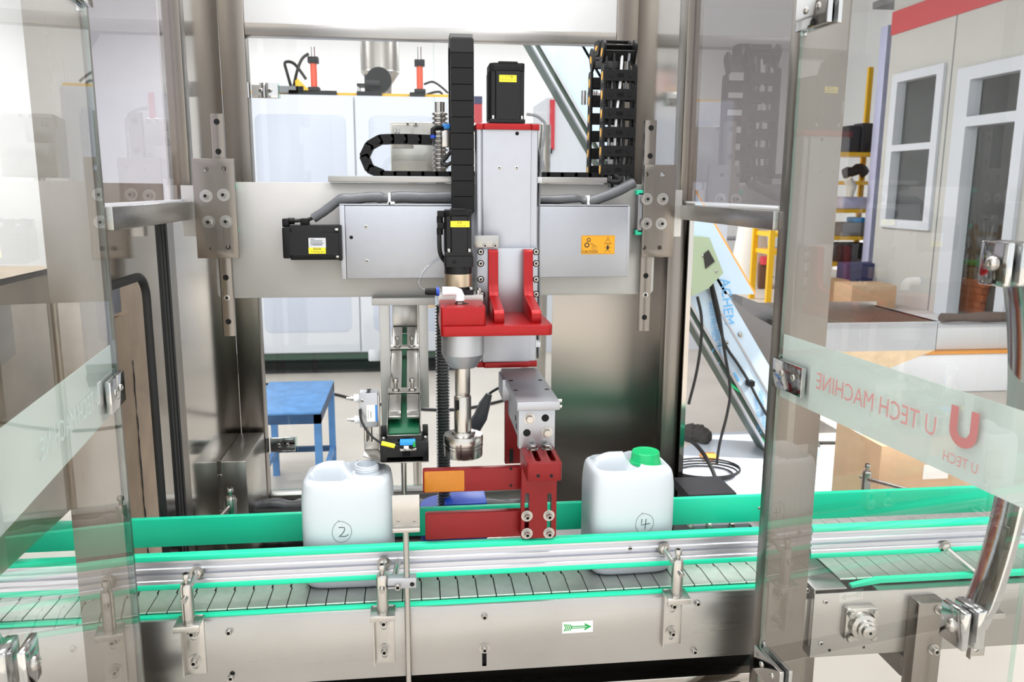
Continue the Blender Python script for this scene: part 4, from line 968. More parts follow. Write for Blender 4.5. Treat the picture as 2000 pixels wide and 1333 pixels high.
# big open chain with yellow pins
bc = thing('cable_chain', 'open black cable chain with yellow pins and wires at the right end of the beam', 'cable chain', (AX(1205, 350, 2.0), 2.06, tz1), 'black cable chains')
YB1, YB2 = 1.985, 2.150; bx0, bx1 = AX(1180, 230, YB1), AX(1240, 230, YB1)
zb0, zb1 = AZ(1205, 350, YB1), AZ(1205, 128, YB1); nl = 6; L = (zb1-zb0)/nl
def open_link():
    bm = bmesh.new(); w = (bx1-bx0)/2; th = .018
    for s_ in (-1, 1):
        prism(bm, rrect(-th, th, -L/2-.007, L/2+.007, .012), 'X', s_*w-.003, s_*w+.003)
    box(bm, -w, w, -th, -th+.004, -L*.30, L*.30); box(bm, -w, w, th-.004, th, -L*.30, L*.30)
    for s_ in (-1, 1):
        box(bm, s_*w*.62-.004, s_*w*.62+.004, -th-.0015, -th, -L*.10, L*.10)
    for k in (-1, 0, 1): box(bm, -.008, .008, -th-.0008, -th, k*L*.07-.0012, k*L*.07+.0012)
    return finish(bm, .0008, 1)
olm = open_link(); pm = bmesh.new(); w = (bx1-bx0)/2
prism(pm, [(.0060*cos(a), .0110*sin(a)) for a in [2*pi*i/14 for i in range(14)]], 'X', -w-.0042, -w-.003); pm = finish(pm)
def put_link(c, ang):
    o = bpy.data.objects.new('chain_link', olm); COL.objects.link(o)
    if not olm.materials: olm.materials.append(MATS['black_plastic'])
    o.rotation_euler = (ang, 0, 0); o.location = Vector(((bx0+bx1)/2, c[0], c[1]))-wloc(bc); o.parent = bc
    p = bpy.data.objects.new('pin', pm); COL.objects.link(p)
    if not pm.materials: pm.materials.append(MATS['yellow_dot'])
    p.parent = o; p.location = (0, 0, 0)
for k in range(nl): put_link((YB1+.018, zb0+L*(k+.5)), 0)
for k in range(nl): put_link((YB2, zb0+L*(k+.5)), 0)
rm = (YB2-YB1-.018)/2; ym = (YB2+YB1+.018)/2
for a in (32, 90, 148):
    t_ = radians(a); put_link((ym-rm*cos(t_)*1.0, zb1+.012+rm*sin(t_)*.55), -(t_-pi/2)+pi/2 if False else (pi/2-t_)*-1+pi/2)
for k in range(7):
    xk = bx0+.012+(bx1-bx0-.024)*k/6
    tb('wire', ('black_rubber', 'grey_thing', 'black_rubber', 'white_plastic', 'black_rubber', 'grey_thing', 'black_rubber')[k], bc, [(xk+.006*sin(k*3+q), YB1+.016+.006*cos(k*2+q), zb0-.02+(zb1-zb0+.05)*q/5) for q in range(6)], .0035, 6, sm=3)
tb('wire_tail', 'black_rubber', bc, [at(1200, 342, Y=1.99), at(1212, 351, Y=1.985), at(1202, 356, Y=1.98), at(1180, 350, Y=1.985)], .006, 8, sm=4)
# ------------------------------------------------------------------ wire sleeves
sl = thing('cable_sleeve', 'grey cable sleeve tied along the top of the axis, left of the upright axis', 'cable sleeve', (AX(760, 390, 1.94), 1.94, hb_.z), 'grey cable sleeves')
tb('sleeve', 'grey_sleeve', sl, [at(612, 427, Y=1.95), at(640, 408, Y=1.95), at(664, 391, Y=1.95), at(690, 389, Y=1.95), at(730, 385, Y=1.95), at(758, 388, Y=1.95), at(780, 385, Y=1.95), at(830, 386, Y=1.95), at(890, 386, Y=1.95)], [.0135]*10+[.0155, .0165, .016]+[.0155]*9+[.017, .014, .0125, .0115, .014, .017]+[.0165]*13, 14, .05, sm=5, flat=.8)
bx('zip_tie', 'white_plastic', sl, AX(758, 388, 1.935), AX(763, 388, 1.935), 1.934, 1.965, AZ(760, 401, 1.935), AZ(760, 377, 1.935), .001)
bx('tie_base', 'white_plastic', sl, AX(757, 398, 1.935), AX(771, 398, 1.935), 1.934, 1.95, AZ(760, 401, 1.935), AZ(760, 394, 1.935), .001)
s2 = thing('cable_sleeve', 'grey cable sleeve tied along the top of the axis, right of the upright axis', 'cable sleeve', (AX(1150, 390, 1.94), 1.94, hb_.z), 'grey cable sleeves')
tb('sleeve', 'grey_sleeve', s2, [at(1040, 390, Y=1.96), at(1090, 390, Y=1.95), at(1125, 388, Y=1.95), at(1147, 394, Y=1.95), at(1170, 388, Y=1.95), at(1205, 374, Y=1.95), at(1238, 357, Y=1.95)], [.0145]*11+[.0115, .0095, .0105, .014, .0165, .0175]+[.0175]*14, 14, .05, sm=5, flat=.7)
bx('zip_tie', 'white_plastic', s2, AX(1147, 390, 1.935), AX(1152, 390, 1.935), 1.934, 1.965, AZ(1150, 402, 1.935), AZ(1150, 382, 1.935), .001)
tb('loose_cable', 'grey_thing', za, [at(1047, 285, Y=1.94), at(1054, 300, Y=1.94), at(1056, 330, Y=1.935), at(1053, 400, Y=1.93), at(1052, 480, Y=1.93), at(1053, 600, Y=1.93), at(1051, 700, Y=1.93)], .003, 6, sm=5)
tb('loose_cable', 'black_rubber', za, [at(1046, 290, Y=1.945), at(1051, 310, Y=1.945), at(1053, 350, Y=1.94), at(1050, 420, Y=1.935), at(1050, 700, Y=1.935)], .0028, 6, sm=5)
bx('zip_tie', 'white_plastic', za, AX(1048, 353, 1.93), AX(1058, 353, 1.93), 1.925, 1.945, AZ(1050, 358, 1.93), AZ(1050, 346, 1.93), .001)
bx('zip_tie', 'white_plastic', za, AX(1043, 673, 1.90), AX(1055, 673, 1.90), 1.895, 1.925, AZ(1050, 678, 1.90), AZ(1050, 668, 1.90), .001)
# ------------------------------------------------------------------ height screw and valve behind the axis
YT = 2.14
ls = thing('height_screw', 'tall threaded height adjusting screw with bellows behind the beam', 'screw', (AX(866, 990, YT), YT, .62))
lx0 = AX(863, 600, YT); r_ = .0155
def threads(z0_, z1_, pitch, r0, r1, nm, m):
    prof = []; z = z0_
    while z < z1_: prof += [(r0, z), (r1, z+pitch*.3), (r1, z+pitch*.6), (r0, z+pitch*.9)]; z += pitch
    bm = bmesh.new(); lathe(bm, prof, (lx0, YT, 0), n=20); ob(nm, bm, m, ls)
threads(.63, AZ(863, 595, YT), .0085, .0140, .0185, 'thread', 'thread_steel')
bm = bmesh.new(); lathe(bm, [(.0125, AZ(863, 360, YT)), (.0125, AZ(863, 200, YT))], (lx0, YT, 0), n=20); ob('shaft', bm, 'steel_bolt', ls)
threads(AZ(863, 340, YT), AZ(863, 224, YT), .011, .014, .020, 'bellows', 'steel_plain')
cy('bellows_foot', 'blue_bright', ls, (lx0+.01, YT, .66), (lx0+.01, YT, AZ(863, 985, YT)), .075, n=32)
bx('gear_case', 'blue_bright', ls, lx0+.0, lx0+.115, YT-.06, YT+.06, .70, AZ(900, 984, YT-.06), .006)
bx('switch', 'green_cap', ls, AX(897, 1050, YT-.06), AX(912, 1050, YT-.06), YT-.068, YT-.06, .70, .73)
vv = thing('air_valve', 'small black and blue air valve with fittings left of the upright cable chain', 'valve', (AX(868, 270, 1.94), 1.94, AZ(868, 290, 1.94)))
bx('valve_plate', 'steel_plain', vv, AX(863, 270, 1.95), AX(879, 270, 1.95), 1.935, 1.955, AZ(868, 288, 1.95), AZ(868, 254, 1.95), .002)
bx('valve_head', 'blue_tag', vv, AX(864, 247, 1.945), AX(878, 247, 1.945), 1.93, 1.955, AZ(868, 253, 1.95), AZ(868, 243, 1.95), .001)
tb('elbow', 'black_plastic', vv, [at(865, 250, Y=1.935), at(852, 249, Y=1.93), at(846, 253, Y=1.93), at(846, 264, Y=1.93)], .0062, 10)
cy('collar', 'blue_bright', vv, at(846, 264, Y=1.93), at(846, 270, Y=1.93), .0065)
tb('air_hose', 'clear_tube', vv, [at(846, 270, Y=1.93), at(849, 290, Y=1.93), at(858, 308, Y=1.92), at(872, 316, Y=1.91), at(884, 300, Y=1.90)], .0036, 8, sm=4)
tb('cable', 'black_rubber', vv, [at(884, 292, Y=1.90), at(870, 310, Y=1.91), at(863, 318, Y=1.91), at(872, 323, Y=1.905), at(886, 315, Y=1.90)], .0045, 8, sm=4)
# ================================================================== CAP CHUTE
YL = 1.96
ch = thing('chute_hanger', 'grey aluminium two-legged hanger below the beam over the cap chute', 'hanger', (AX(790, 600, YL), YL, AZ(790, 860, YL)))
a, b = at(726, 597, Y=YL), at(850, 582, Y=YL)
bx('top_bar', 'alu_plate', ch, a.x, b.x, YL, YL+.05, a.z, b.z, .001)
bx('leg', 'alu_plate', ch, AX(741, 640, YL), AX(761, 640, YL), YL, YL+.03, AZ(750, 852, YL), a.z, .001)
bx('leg', 'alu_plate', ch, AX(819, 640, YL), AX(836, 640, YL), YL, YL+.03, AZ(828, 797, YL), a.z, .001)
bx('brass_foot', 'champagne', ch, AX(836, 600, YL), AX(850, 600, YL), YL, YL+.02, AZ(840, 602, YL), a.z)
ct = thing('cap_chute', 'sloping steel cap chute with a green belt between two cover strips', 'chute', (AX(790, 840, 1.72), 1.9, AZ(790, 850, 1.70)))
N_, F_ = at(789, 846, Y=1.70), at(791, 652, Y=2.33)
dirv = (F_-N_); Lc = dirv.length; dv = dirv.normalized(); sv = Vector((1, 0, 0)); nv = sv.cross(dv).normalized()
def cp(u_, t_, h_): return N_ + sv*u_ + dv*(t_*Lc) + nv*h_
def slab(name, m, u0, u1, t0, t1, h0, h1, parent=ct, bev=.0006):
    bm = bmesh.new(); vs = [bm.verts.new(cp(u_, t_, h_)) for u_ in (u0, u1) for t_ in (t0, t1) for h_ in (h0, h1)]
    for f in ((0, 1, 3, 2), (4, 6, 7, 5), (0, 4, 5, 1), (2, 3, 7, 6), (0, 2, 6, 4), (1, 5, 7, 3)): bm.faces.new([vs[i] for i in f])
    return ob(name, bm, m, parent, bev)
W2 = .036
slab('belt', 'green_belt', -W2+.003, W2-.003, 0, 1, -.004, 0)
slab('belt_bed', 'steel_plain', -W2, W2, -.005, 1, -.008, -.004)
slab('side_wall', 'steel_plain', -W2, -W2+.002, 0, 1, -.006, .022); slab('side_wall', 'steel_plain', W2-.002, W2, 0, 1, -.006, .022)
for s_ in (-1, 1):
    slab('cover_strip', 'steel_plain', min(s_*.0065, s_*(W2-.003)), max(s_*.0065, s_*(W2-.003)), .10, .99, .020, .0225)
    slab('cover_lip', 'steel_plain', min(s_*.0065, s_*(W2-.003)), max(s_*.0065, s_*(W2-.003)), .055, .10, .016, .0225)
for tq in (.245, .70):
    slab('cross_bracket', 'steel_plain', -W2-.002, W2+.002, tq, tq+.045, .024, .0265)
    slab('bracket_side', 'steel_plain', -W2-.002, -W2, tq, tq+.045, -.006, .0265); slab('bracket_side', 'steel_plain', W2, W2+.002, tq, tq+.045, -.006, .0265)
    for s_ in (-1, 1):
        p = cp(s_*.019, tq+.02, .026)
        cy('adjusting_screw', 'steel_bolt', ct, p, p+Vector((0, -.002, .022)), .0042, n=14); bolt(ct, p+Vector((0, -.002, .020)), .0065, .009, 'U'); bolt(ct, p, .0085, .005, 'U', 'hex')
bx('feed_box', 'steel_plain', ct, AX(767, 625, 2.33), AX(816, 625, 2.33), 2.33, 2.345, AZ(790, 652, 2.33), AZ(790, 596, 2.33), .002)
# pick-up block at the end of the chute
pk = thing('cap_pick_block', 'black pick-up block on a bent steel base at the lower end of the cap chute', 'block', (AX(790, 905, 1.66), 1.69, AZ(790, 906, 1.655)))
a, b = at(743, 903, Y=1.655), at(837, 864, Y=1.655)
bk = bx('block', 'black_anod', pk, a.x, b.x, 1.655, 1.735, a.z+.001, b.z, .001)
c = bmesh.new(); xm = (a.x+b.x)/2+.004
cyl(c, (xm, 1.672, b.z-.03), (xm, 1.672, b.z+.01), .019, n=32); box(c, a.x+.013, b.x-.012, 1.64, 1.70, a.z-.01, a.z+.009); cut(bk, c)
for s_ in (a.x+.006, b.x-.006): bx('ear', 'black_anod', pk, s_-.006, s_+.006, 1.70, 1.715, b.z, b.z+.022, .001); bolt(pk, (s_, 1.69, b.z), .0045, .004, 'U', 'button')
xl = AX(709, 885, 1.70)
pr('base_plate', 'steel_plain', pk, [(a.x, 1.650), (b.x, 1.650), (b.x, 1.75), (xl, 1.75), (xl, 1.70)], 'Z', a.z-.002, a.z, .0004)
bx('base_upright', 'steel_plain', pk, xl, a.x-.002, 1.742, 1.745, a.z, a.z+.034, .0005)
cy('support_rod', 'steel_bolt', pk, (AX(789, 930, 1.70), 1.70, .80), (AX(789, 930, 1.70), 1.70, a.z-.002), .0056)
pc = thing('pneumatic_cylinder', 'small silver twin-rod pneumatic cylinder with two air fittings beside the cap chute', 'cylinder', (AX(718, 836, 1.72), 1.735, AZ(718, 836, 1.715)))
a, b = at(703, 836, Y=1.715), at(737, 768, Y=1.715)
bx('body', 'alu_bright', pc, a.x, b.x, 1.715, 1.752, a.z, b.z, .0015)
for k in range(3): hole(pc, ((a.x+b.x)/2, 1.722+.012*k, b.z), .0055 if k != 1 else .004, 'U')
bx('label_sticker', 'paper', pc, a.x+.015, b.x-.001, 1.7144, 1.715, a.z+.013, b.z-.026)
bx('label_stripe', 'blue_tag', pc, b.x-.0055, b.x-.001, 1.7140, 1.7144, a.z+.013, b.z-.026)
strokes('label_print', 'ink_grey', pc, [[(a.x+.018, a.z+.020+.002*k), (a.x+.018+.0012, a.z+.020+.002*k)] for k in range(10)] + [[(a.x+.024, a.z+.022), (a.x+.024, a.z+.036)]], .0014, 1.7142)
for z in (a.z+.010, b.z-.016): bolt(pc, (a.x+.006, 1.715, z), .0042, .002, kind='button')
for s_ in (.011, .021): cy('piston_rod', 'steel_bolt', pc, (a.x+s_, 1.735, AZ(718, 868, 1.715)), (a.x+s_, 1.735, a.z), .0042)
for py in (781, 823):
    z = AZ(690, py, 1.72); xq = a.x
    cy('fitting', 'white_plastic', pc, (xq, 1.732, z), (xq-.012, 1.732, z), .0085); cy('fitting_nut', 'steel_bolt', pc, (xq-.012, 1.732, z), (xq-.020, 1.732, z), .0050, n=6); cy('fitting_screw', 'steel_bolt', pc, (xq-.020, 1.732, z), (xq-.028, 1.732, z), .0032)
bx('side_bracket', 'steel_plain', pc, b.x, b.x+.003, 1.72, 1.76, AZ(740, 880, 1.72), b.z-.006, .0005)
se = thing('proximity_sensor', 'small blue sensor with a yellow cable tag on the black block', 'sensor', (AX(796, 875, 1.645), 1.645, AZ(796, 880, 1.645)))
a, b = at(781, 871, Y=1.640), at(811, 861, Y=1.640)
bx('housing', 'sensor_blue', se, a.x, b.x, 1.640, 1.655, a.z, b.z, .001)
bx('window', 'black_plastic', se, a.x+.001, b.x-.001, 1.641, 1.655, a.z-.008, a.z, .0005); bx('window_print', 'paper', se, a.x+.008, a.x+.018, 1.6405, 1.641, a.z-.0075, a.z-.001)
bx('lens_strip', 'ink_green', se, b.x-.005, b.x+.0005, 1.6395, 1.654, a.z-.004, a.z+.007)
bx('clip', 'steel_plain', se, a.x, b.x+.002, 1.646, 1.655, a.z-.014, a.z-.008, .0005)
for q in (.3, .75): bolt(se, (a.x+(b.x-a.x)*q, 1.646, a.z-.012), .003, .002, kind='button')
tb('cable', 'black_rubber', se, [(a.x, 1.646, a.z-.006), at(773, 871, Y=1.645), at(742, 864, Y=1.645), at(720, 846, Y=1.67), at(706, 822, Y=1.70), at(703, 800, Y=1.712)], .0026, 8, sm=4)
cy('cable_tag', 'yellow_label', se, at(771, 872, Y=1.644), at(745, 866, Y=1.644), .0048, n=12)
wc = tag(bx('bottle_cap', 'white_plastic', None, AX(719, 700, 2.0), AX(744, 700, 2.0), 2.0, 2.03, AZ(730, 707, 2.0), AZ(730, 687, 2.0), .004), 'white plastic cap clipped behind the left hanger leg', 'cap')
# black hose lying along the sill
hs = thing('wrapped_hose', 'crumpled grey plastic wrapped hose lying along the sill behind the rear rail', 'hose', (AX(700, 995, 2.45), 2.45, AZ(700, 1005, 2.45)))
tb('wrap', 'black_sleeve', hs, [at(px, 990+2*sin(px/11), Y=2.45) for px in range(488, 1030, 14)], .022, 10, .16)
tb('hose', 'black_rubber', hs, [at(488, 1003, Y=2.42), at(700, 1002, Y=2.42), at(1030, 990, Y=2.42)], .014, 10)
ts = tag(tb('plastic_wrap', 'black_sleeve', None, [at(px, py, Y=2.30) for px, py in ((955, 770), (948, 790), (938, 815), (925, 835), (905, 850), (880, 858))], [.010, .016, .02, .02, .016, .010], 10, .2, sm=1), 'crumpled grey wrapping hanging on a cable behind the spindle', 'wrapping')
tag(tb('side_cable', 'black_rubber', None, [at(950, 776, Y=2.31), at(962, 765, Y=2.31), at(985, 755, Y=2.31), at(1010, 760, Y=2.31)], .004, 8, sm=4), 'thin black cable behind the gripper body', 'cable')
# drive unit behind the right end of the chain
dm = thing('conveyor_drive', 'dark conveyor drive unit with bolts just behind the green rear rail', 'drive', (AX(1390, 1030, 1.86), 1.88, .72))
bx('housing', 'grey_thing', dm, AX(1345, 1030, 1.86), AX(1455, 1030, 1.86), 1.83, 1.98, .74, AZ(1390, 1016, 1.86), .004)
bx('lid', 'dark_thing', dm, AX(1345, 960, 1.92), AX(1440, 960, 1.92), 1.92, 2.05, AZ(1390, 985, 1.92), AZ(1390, 965, 1.92), .004)
for px in (1348, 1384, 1428): bolt(dm, (AX(px, 1022, 1.83), 1.83, AZ(px, 1026, 1.83)), .008, .008, kind='hex')
# ================================================================== BEHIND THE MACHINE
YCB = 7.4
cab = thing('machine_cabinet', 'large white two-door machine cabinet behind the rear window', 'cabinet', (AX(690, 725, YCB), YCB+.6, 0))
cx0, cx1 = AX(430, 400, YCB), AX(905, 400, YCB); cz1, czb = AZ(690, 186, YCB), AZ(690, 690, YCB)
bx('body', 'white_paint', cab, cx0, cx1, YCB+.03, YCB+1.2, czb, cz1)
xs = AX(697, 400, YCB)
for x0_, x1_ in ((cx0, xs-.006), (xs+.006, cx1)):
    d = bx('door_leaf', 'white_paint', cab, x0_, x1_, YCB, YCB+.03, czb+.01, cz1-.01, .006)
    ia, ib = (AX(505, 400, YCB), AX(680, 400, YCB)) if x0_ < xs-.1 else (AX(724, 400, YCB), x1_-.12)
    pr('inset_panel', 'white_panel', d, rrect(ia, ib, AZ(600, 650, YCB), AZ(600, 224, YCB), .06), 'Y', YCB-.004, YCB+.004, .004)
bx('plinth', 'dark_thing', cab, cx0, cx1, YCB+.05, YCB+1.2, 0, czb)
bx('plinth_strip', 'green_dark', cab, cx0, cx1, YCB+.03, YCB+.06, czb-.06, czb)
bx('plinth_bar', 'black_plastic', cab, cx0, cx1, YCB+.0, YCB+.06, .05, .11)
zz = cz1
bx('roof_rail', 'yellow_paint', cab, cx0, cx1, YCB+.15, YCB+.22, zz, zz+.035)
for px0, px1 in ((560, 655), (695, 745), (800, 830)): bx('roof_bar', 'black_plastic', cab, AX(px0, 180, YCB), AX(px1, 180, YCB), YCB+.10, YCB+.2, zz, zz+.045)
bx('bracket_arm', 'grey_thing', cab, AX(540, 175, YCB), AX(590, 175, YCB), YCB+.1, YCB+.2, zz+.02, AZ(560, 165, YCB))
pr('yellow_gusset', 'yellow_paint', cab, [(AX(575, 175, YCB), zz+.03), (AX(605, 175, YCB), zz+.03), (AX(578, 150, YCB), AZ(578, 150, YCB)), (AX(573, 155, YCB), AZ(573, 155, YCB))], 'Y', YCB+.1, YCB+.16)
for px in (609, 820):
    x = AX(px, 150, YCB); o = 0 if px < 700 else 6
    cl = cy('air_cylinder', 'orange_cyl', cab, (x, YCB+.15, zz+.06), (x, YCB+.15, AZ(px, 118+o, YCB)), .028)
    bx('cylinder_head', 'black_plastic', cl, x-.045, x+.045, YCB+.105, YCB+.195, AZ(px, 119+o, YCB), AZ(px, 106+o, YCB), .006); bx('cylinder_foot', 'black_plastic', cl, x-.05, x+.05, YCB+.10, YCB+.20, zz+.03, zz+.075, .006)
    cy('piston', 'chrome', cl, (x, YCB+.15, AZ(px, 106+o, YCB)), (x, YCB+.15, AZ(px, 86, YCB)), .018)
tb('hose', 'black_rubber', cab, [at(*p, Y=YCB+.2) for p in ((570, 175), (560, 140), (557, 122), (575, 125), (598, 155))], .013, 8, sm=5)
tb('hose', 'black_rubber', cab, [at(*p, Y=YCB+.2) for p in ((572, 178), (580, 140), (590, 115), (603, 105))], .013, 8, sm=5)
tb('hose', 'black_rubber', cab, [at(*p, Y=YCB+.2) for p in ((833, 185), (850, 180), (862, 182), (872, 205))], .011, 8, sm=5)
tb('hose', 'black_rubber', cab, [at(*p, Y=YCB+.2) for p in ((828, 165), (845, 160), (862, 170), (875, 182))], .010, 8, sm=5)
xm = AX(728, 160, YCB); zm = AZ(728, 158, YCB)
cy('drive_motor', 'dark_thing', cab, (xm-.08, YCB+.25, zm), (xm+.05, YCB+.25, zm), .085, n=28); cy('fan_cover', 'black_plastic', cab, (xm+.045, YCB+.17, zm+.03), (xm+.045, YCB+.27, zm+.03), .11, n=28)
bx('motor_table', 'black_plastic', cab, AX(695, 162, YCB), AX(742, 162, YCB), YCB+.1, YCB+.3, AZ(700, 164, YCB), AZ(700, 160, YCB))
for px in (698, 738): cy('table_leg', 'chrome', cab, (AX(px, 180, YCB), YCB+.2, zz+.03), (AX(px, 163, YCB), YCB+.2, AZ(px, 164, YCB)), .014)
fl = thing('exhaust_duct', 'round stainless exhaust duct rising behind the white cabinet', 'duct', (AX(740, 150, 9.2), 9.2, AZ(740, 190, 9.2)))
xd = AX(742, 120, 9.2); rd = (AX(780, 100, 9.2)-AX(704, 100, 9.2))/2
bm = bmesh.new(); lathe(bm, [(rd*.55, AZ(740, 200, 9.2)), (rd*.6, AZ(740, 165, 9.2)), (rd*1.02, AZ(740, 142, 9.2)), (rd, AZ(740, 140, 9.2)), (rd, 5.2)], (xd, 9.2, 0), n=40); ob('pipe', bm, 'steel_plain', fl)
# second machine on the right of the cabinet
c2 = thing('side_machine', 'white machine panel with a red upright strip beside the upright axis', 'machine', (AX(1100, 700, 8.2), 8.6, 0))
bx('panel', 'white_paint', c2, AX(1068, 300, 8.2), AX(1068, 300, 8.2)+1.9, 8.22, 9.2, 0, AZ(1068, 190, 8.2))
bx('red_strip', 'stripe_red', c2, AX(1074, 250, 8.2), AX(1083, 250, 8.2), 8.19, 8.22, AZ(1078, 292, 8.2), AZ(1078, 195, 8.2))
bx('latch', 'black_plastic', c2, AX(1072, 262, 8.2), AX(1078, 262, 8.2), 8.17, 8.20, AZ(1078, 300, 8.2), AZ(1078, 290, 8.2))
tk = thing('steel_tank', 'steel drum with a bent rim hose seen right of the upright axis', 'tank', (AX(1045, 320, 6.6), 6.6, 0))
xt = AX(1046, 300, 6.6); bm = bmesh.new(); lathe(bm, [(.10, 0), (.12, AZ(1046, 330, 6.6)), (.12, AZ(1046, 245, 6.6)), (.11, AZ(1046, 243, 6.6))], (xt, 6.6, 0), n=28); ob('drum', bm, 'steel_plain', tk)
tb('rim_hose', 'grey_thing', tk, [at(*p, Y=6.45) for p in ((1028, 223), (1046, 226), (1060, 236), (1065, 250), (1058, 300), (1064, 345))], .012, 8, sm=5)
bl = tag(bx('notice_board', 'stripe_red', None, AX(926, 200, 11), AX(942, 200, 11), 11, 11.05, AZ(930, 240, 11), AZ(930, 203, 11)), 'small red and blue notice board behind the upright cable chain', 'notice board')
bx('banner_top', 'navy', bl, AX(926, 200, 11), AX(942, 200, 11), 10.99, 11.05, AZ(930, 203, 11), AZ(930, 188, 11))
cy('board_post', 'grey_thing', bl, (AX(934, 240, 11.03), 11.03, 0), (AX(934, 240, 11.03), 11.03, AZ(934, 240, 11.03)), .025)
sc2 = thing('steel_cabinet', 'small stainless cabinet with a hinge on a post behind the curled cable chain', 'cabinet', (AX(806, 345, 3.6), 3.75, 0))
bx('housing', 'steel_plain', sc2, AX(763, 300, 3.6), AX(852, 300, 3.6), 3.6, 3.9, AZ(800, 352, 3.6), AZ(806, 238, 3.6), .004)
bx('door_leaf', 'steel_plain', sc2, AX(766, 300, 3.595), AX(808, 300, 3.595), 3.594, 3.6, AZ(800, 290, 3.595), AZ(806, 243, 3.595), .002)
for px in (796, 812): bolt(sc2, (AX(px, 241, 3.6), 3.594, AZ(px, 242, 3.6)), .010, .006, kind='button')
for px in (771, 777): bx('latch', 'chrome', sc2, AX(px, 255, 3.59), AX(px+3, 255, 3.59), 3.588, 3.594, AZ(px, 262, 3.59), AZ(px, 250, 3.59), .001)
cy('post', 'steel_plain', sc2, (AX(806, 345, 3.75), 3.75, 0), (AX(806, 345, 3.75), 3.75, AZ(800, 352, 3.6)), .02)
# blue work bench
zt_ = .56
p_bl, p_br, p_fr = at(537, 746, Z=zt_), at(651, 746, Z=zt_), at(607, 806, Z=zt_)
bx0_, bx1_, by0, by1 = p_bl.x-.03, p_br.x, p_fr.y, p_bl.y
bn = thing('work_bench', 'worn blue painted steel bench standing on the floor behind the machine', 'bench', ((bx0_+bx1_)/2, (by0+by1)/2, 0))
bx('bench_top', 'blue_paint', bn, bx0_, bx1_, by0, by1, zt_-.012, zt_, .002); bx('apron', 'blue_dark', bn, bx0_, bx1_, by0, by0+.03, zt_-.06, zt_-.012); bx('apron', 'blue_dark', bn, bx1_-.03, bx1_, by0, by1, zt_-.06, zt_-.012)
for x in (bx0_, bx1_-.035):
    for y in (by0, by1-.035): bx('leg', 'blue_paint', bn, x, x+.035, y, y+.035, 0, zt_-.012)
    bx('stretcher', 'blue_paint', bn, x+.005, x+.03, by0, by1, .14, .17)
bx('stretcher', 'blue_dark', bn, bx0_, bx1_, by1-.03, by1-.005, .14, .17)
tag(tb('floor_cable', 'black_rubber', None, [at(500, 748, Z=.01), at(640, 768, Z=.01), at(740, 790, Z=.01), at(900, 800, Z=.01), at(1060, 760, Z=.01)], .012, 8, sm=5), 'thin dark cable lying on the floor behind the blue bench', 'cable')
# ------------------------------------------------------------------ inclined elevator
YE = 4.7
ev = thing('cap_elevator', 'tall inclined elevator clad in blue filmed steel sheet behind the right wall sheet', 'elevator', (AX(1500, 880, YE), YE+.2, 0))
def el(py, off): return (1049 + (py-100)*.578 + off, py)
def quad(name, m, pts, y0, y1, parent=None, bev=0): return pr(name, m, parent or ev, [(at(px, py, Y=YE).x, at(px, py, Y=YE).z) for px, py in pts], 'Y', y0, y1, bev)
quad('film_side', 'blue_film', [el(-120, 16), el(905, 16), el(905, 98), el(-120, 98)], YE, YE+.26)
quad('film_hood', 'blue_film', [el(-120, 92), el(575, 92), el(575, 150), el(-120, 150)], YE, YE+.25)
quad('hood_edge', 'orange_edge', [el(-120, 150), el(575, 150), el(575, 156), el(-120, 156)], YE+.02, YE+.06)
quad('lower_flange', 'alu_bright', [el(-120, 10), el(905, 10), el(905, 16), el(-120, 16)], YE-.02, YE+.02)
quad('under_belt', 'green_dark', [el(-120, 0), el(905, 0), el(905, 10), el(-120, 10)], YE, YE+.26)
quad('under_flange', 'alu_bright', [el(-120, -5), el(905, -5), el(905, 0), el(-120, 0)], YE-.02, YE+.02)
for py in (742, 852): quad('belt_cleat', 'green_cap', [el(py, 0), el(py+18, 10), el(py+26, 10), el(py+14, 0)], YE-.012, YE)
quad('steel_cover', 'steel_dark', [el(575, 98), el(880, 98), el(880, 112), el(700, 165), el(648, 165), el(620, 130)], YE+.06, YE+.25)
quad('fold_line', 'alu_bright', [el(560, 62), el(905, 62), el(905, 66), el(560, 66)], YE-.006, YE)
cb_ = quad('control_box', 'pale_green', [(1340, 460), (1374, 462), (1401, 530), (1372, 560), (1340, 575)], YE-.10, YE)
quad('control_plate', 'ink_recess_black', [(1362, 494), (1372, 486), (1384, 508), (1366, 522)], YE-.106, YE-.10, cb_)
for px, py in ((1373, 500), (1399, 531)): bolt(cb_, (AX(px, py, YE-.1), YE-.10, AZ(px, py, YE-.1)), .009, .006, kind='button')
for px, py in ((1419, 670), (1446, 655), (1493, 804), (1445, 653)): bolt(ev, (AX(px, py, YE), YE, AZ(px, py, YE)), .014, .012, kind='button')
dx = Vector((.5, 0, -.866)); ux = Vector((.866, 0, .5))
for px, py, s_, body in ((1420, 590, .085, 'ACHEM'), (1400, 640, .034, 'GENERAL LASER FILM'), (1391, 630, .034, 'INOX PROTECT'), (1480, 812, .034, 'INOX PROTECT'), (1489, 800, .034, 'GENERAL LASER')):
    text('film_print', body, 'ink_blue', ev, at(px, py, Y=YE-.003), s_, xdir=(.16, 0, -.987), ydir=(.987, 0, .16))
circ = [(AX(1407, 692, YE)+.055*cos(q), AZ(1407, 692, YE)+.055*sin(q)) for q in [radians(40+12*k) for k in range(20)]]
strokes('film_logo', 'ink_blue', ev, [circ, [(AX(1403, 680, YE), AZ(1403, 680, YE)), (AX(1408, 694, YE), AZ(1408, 694, YE))]], .006, YE-.003)
strokes('film_arrow', 'ink_blue', ev, [[(AX(1433, 728, YE), AZ(1433, 728, YE)), (AX(1443, 745, YE), AZ(1443, 745, YE))]], .012, YE-.003)
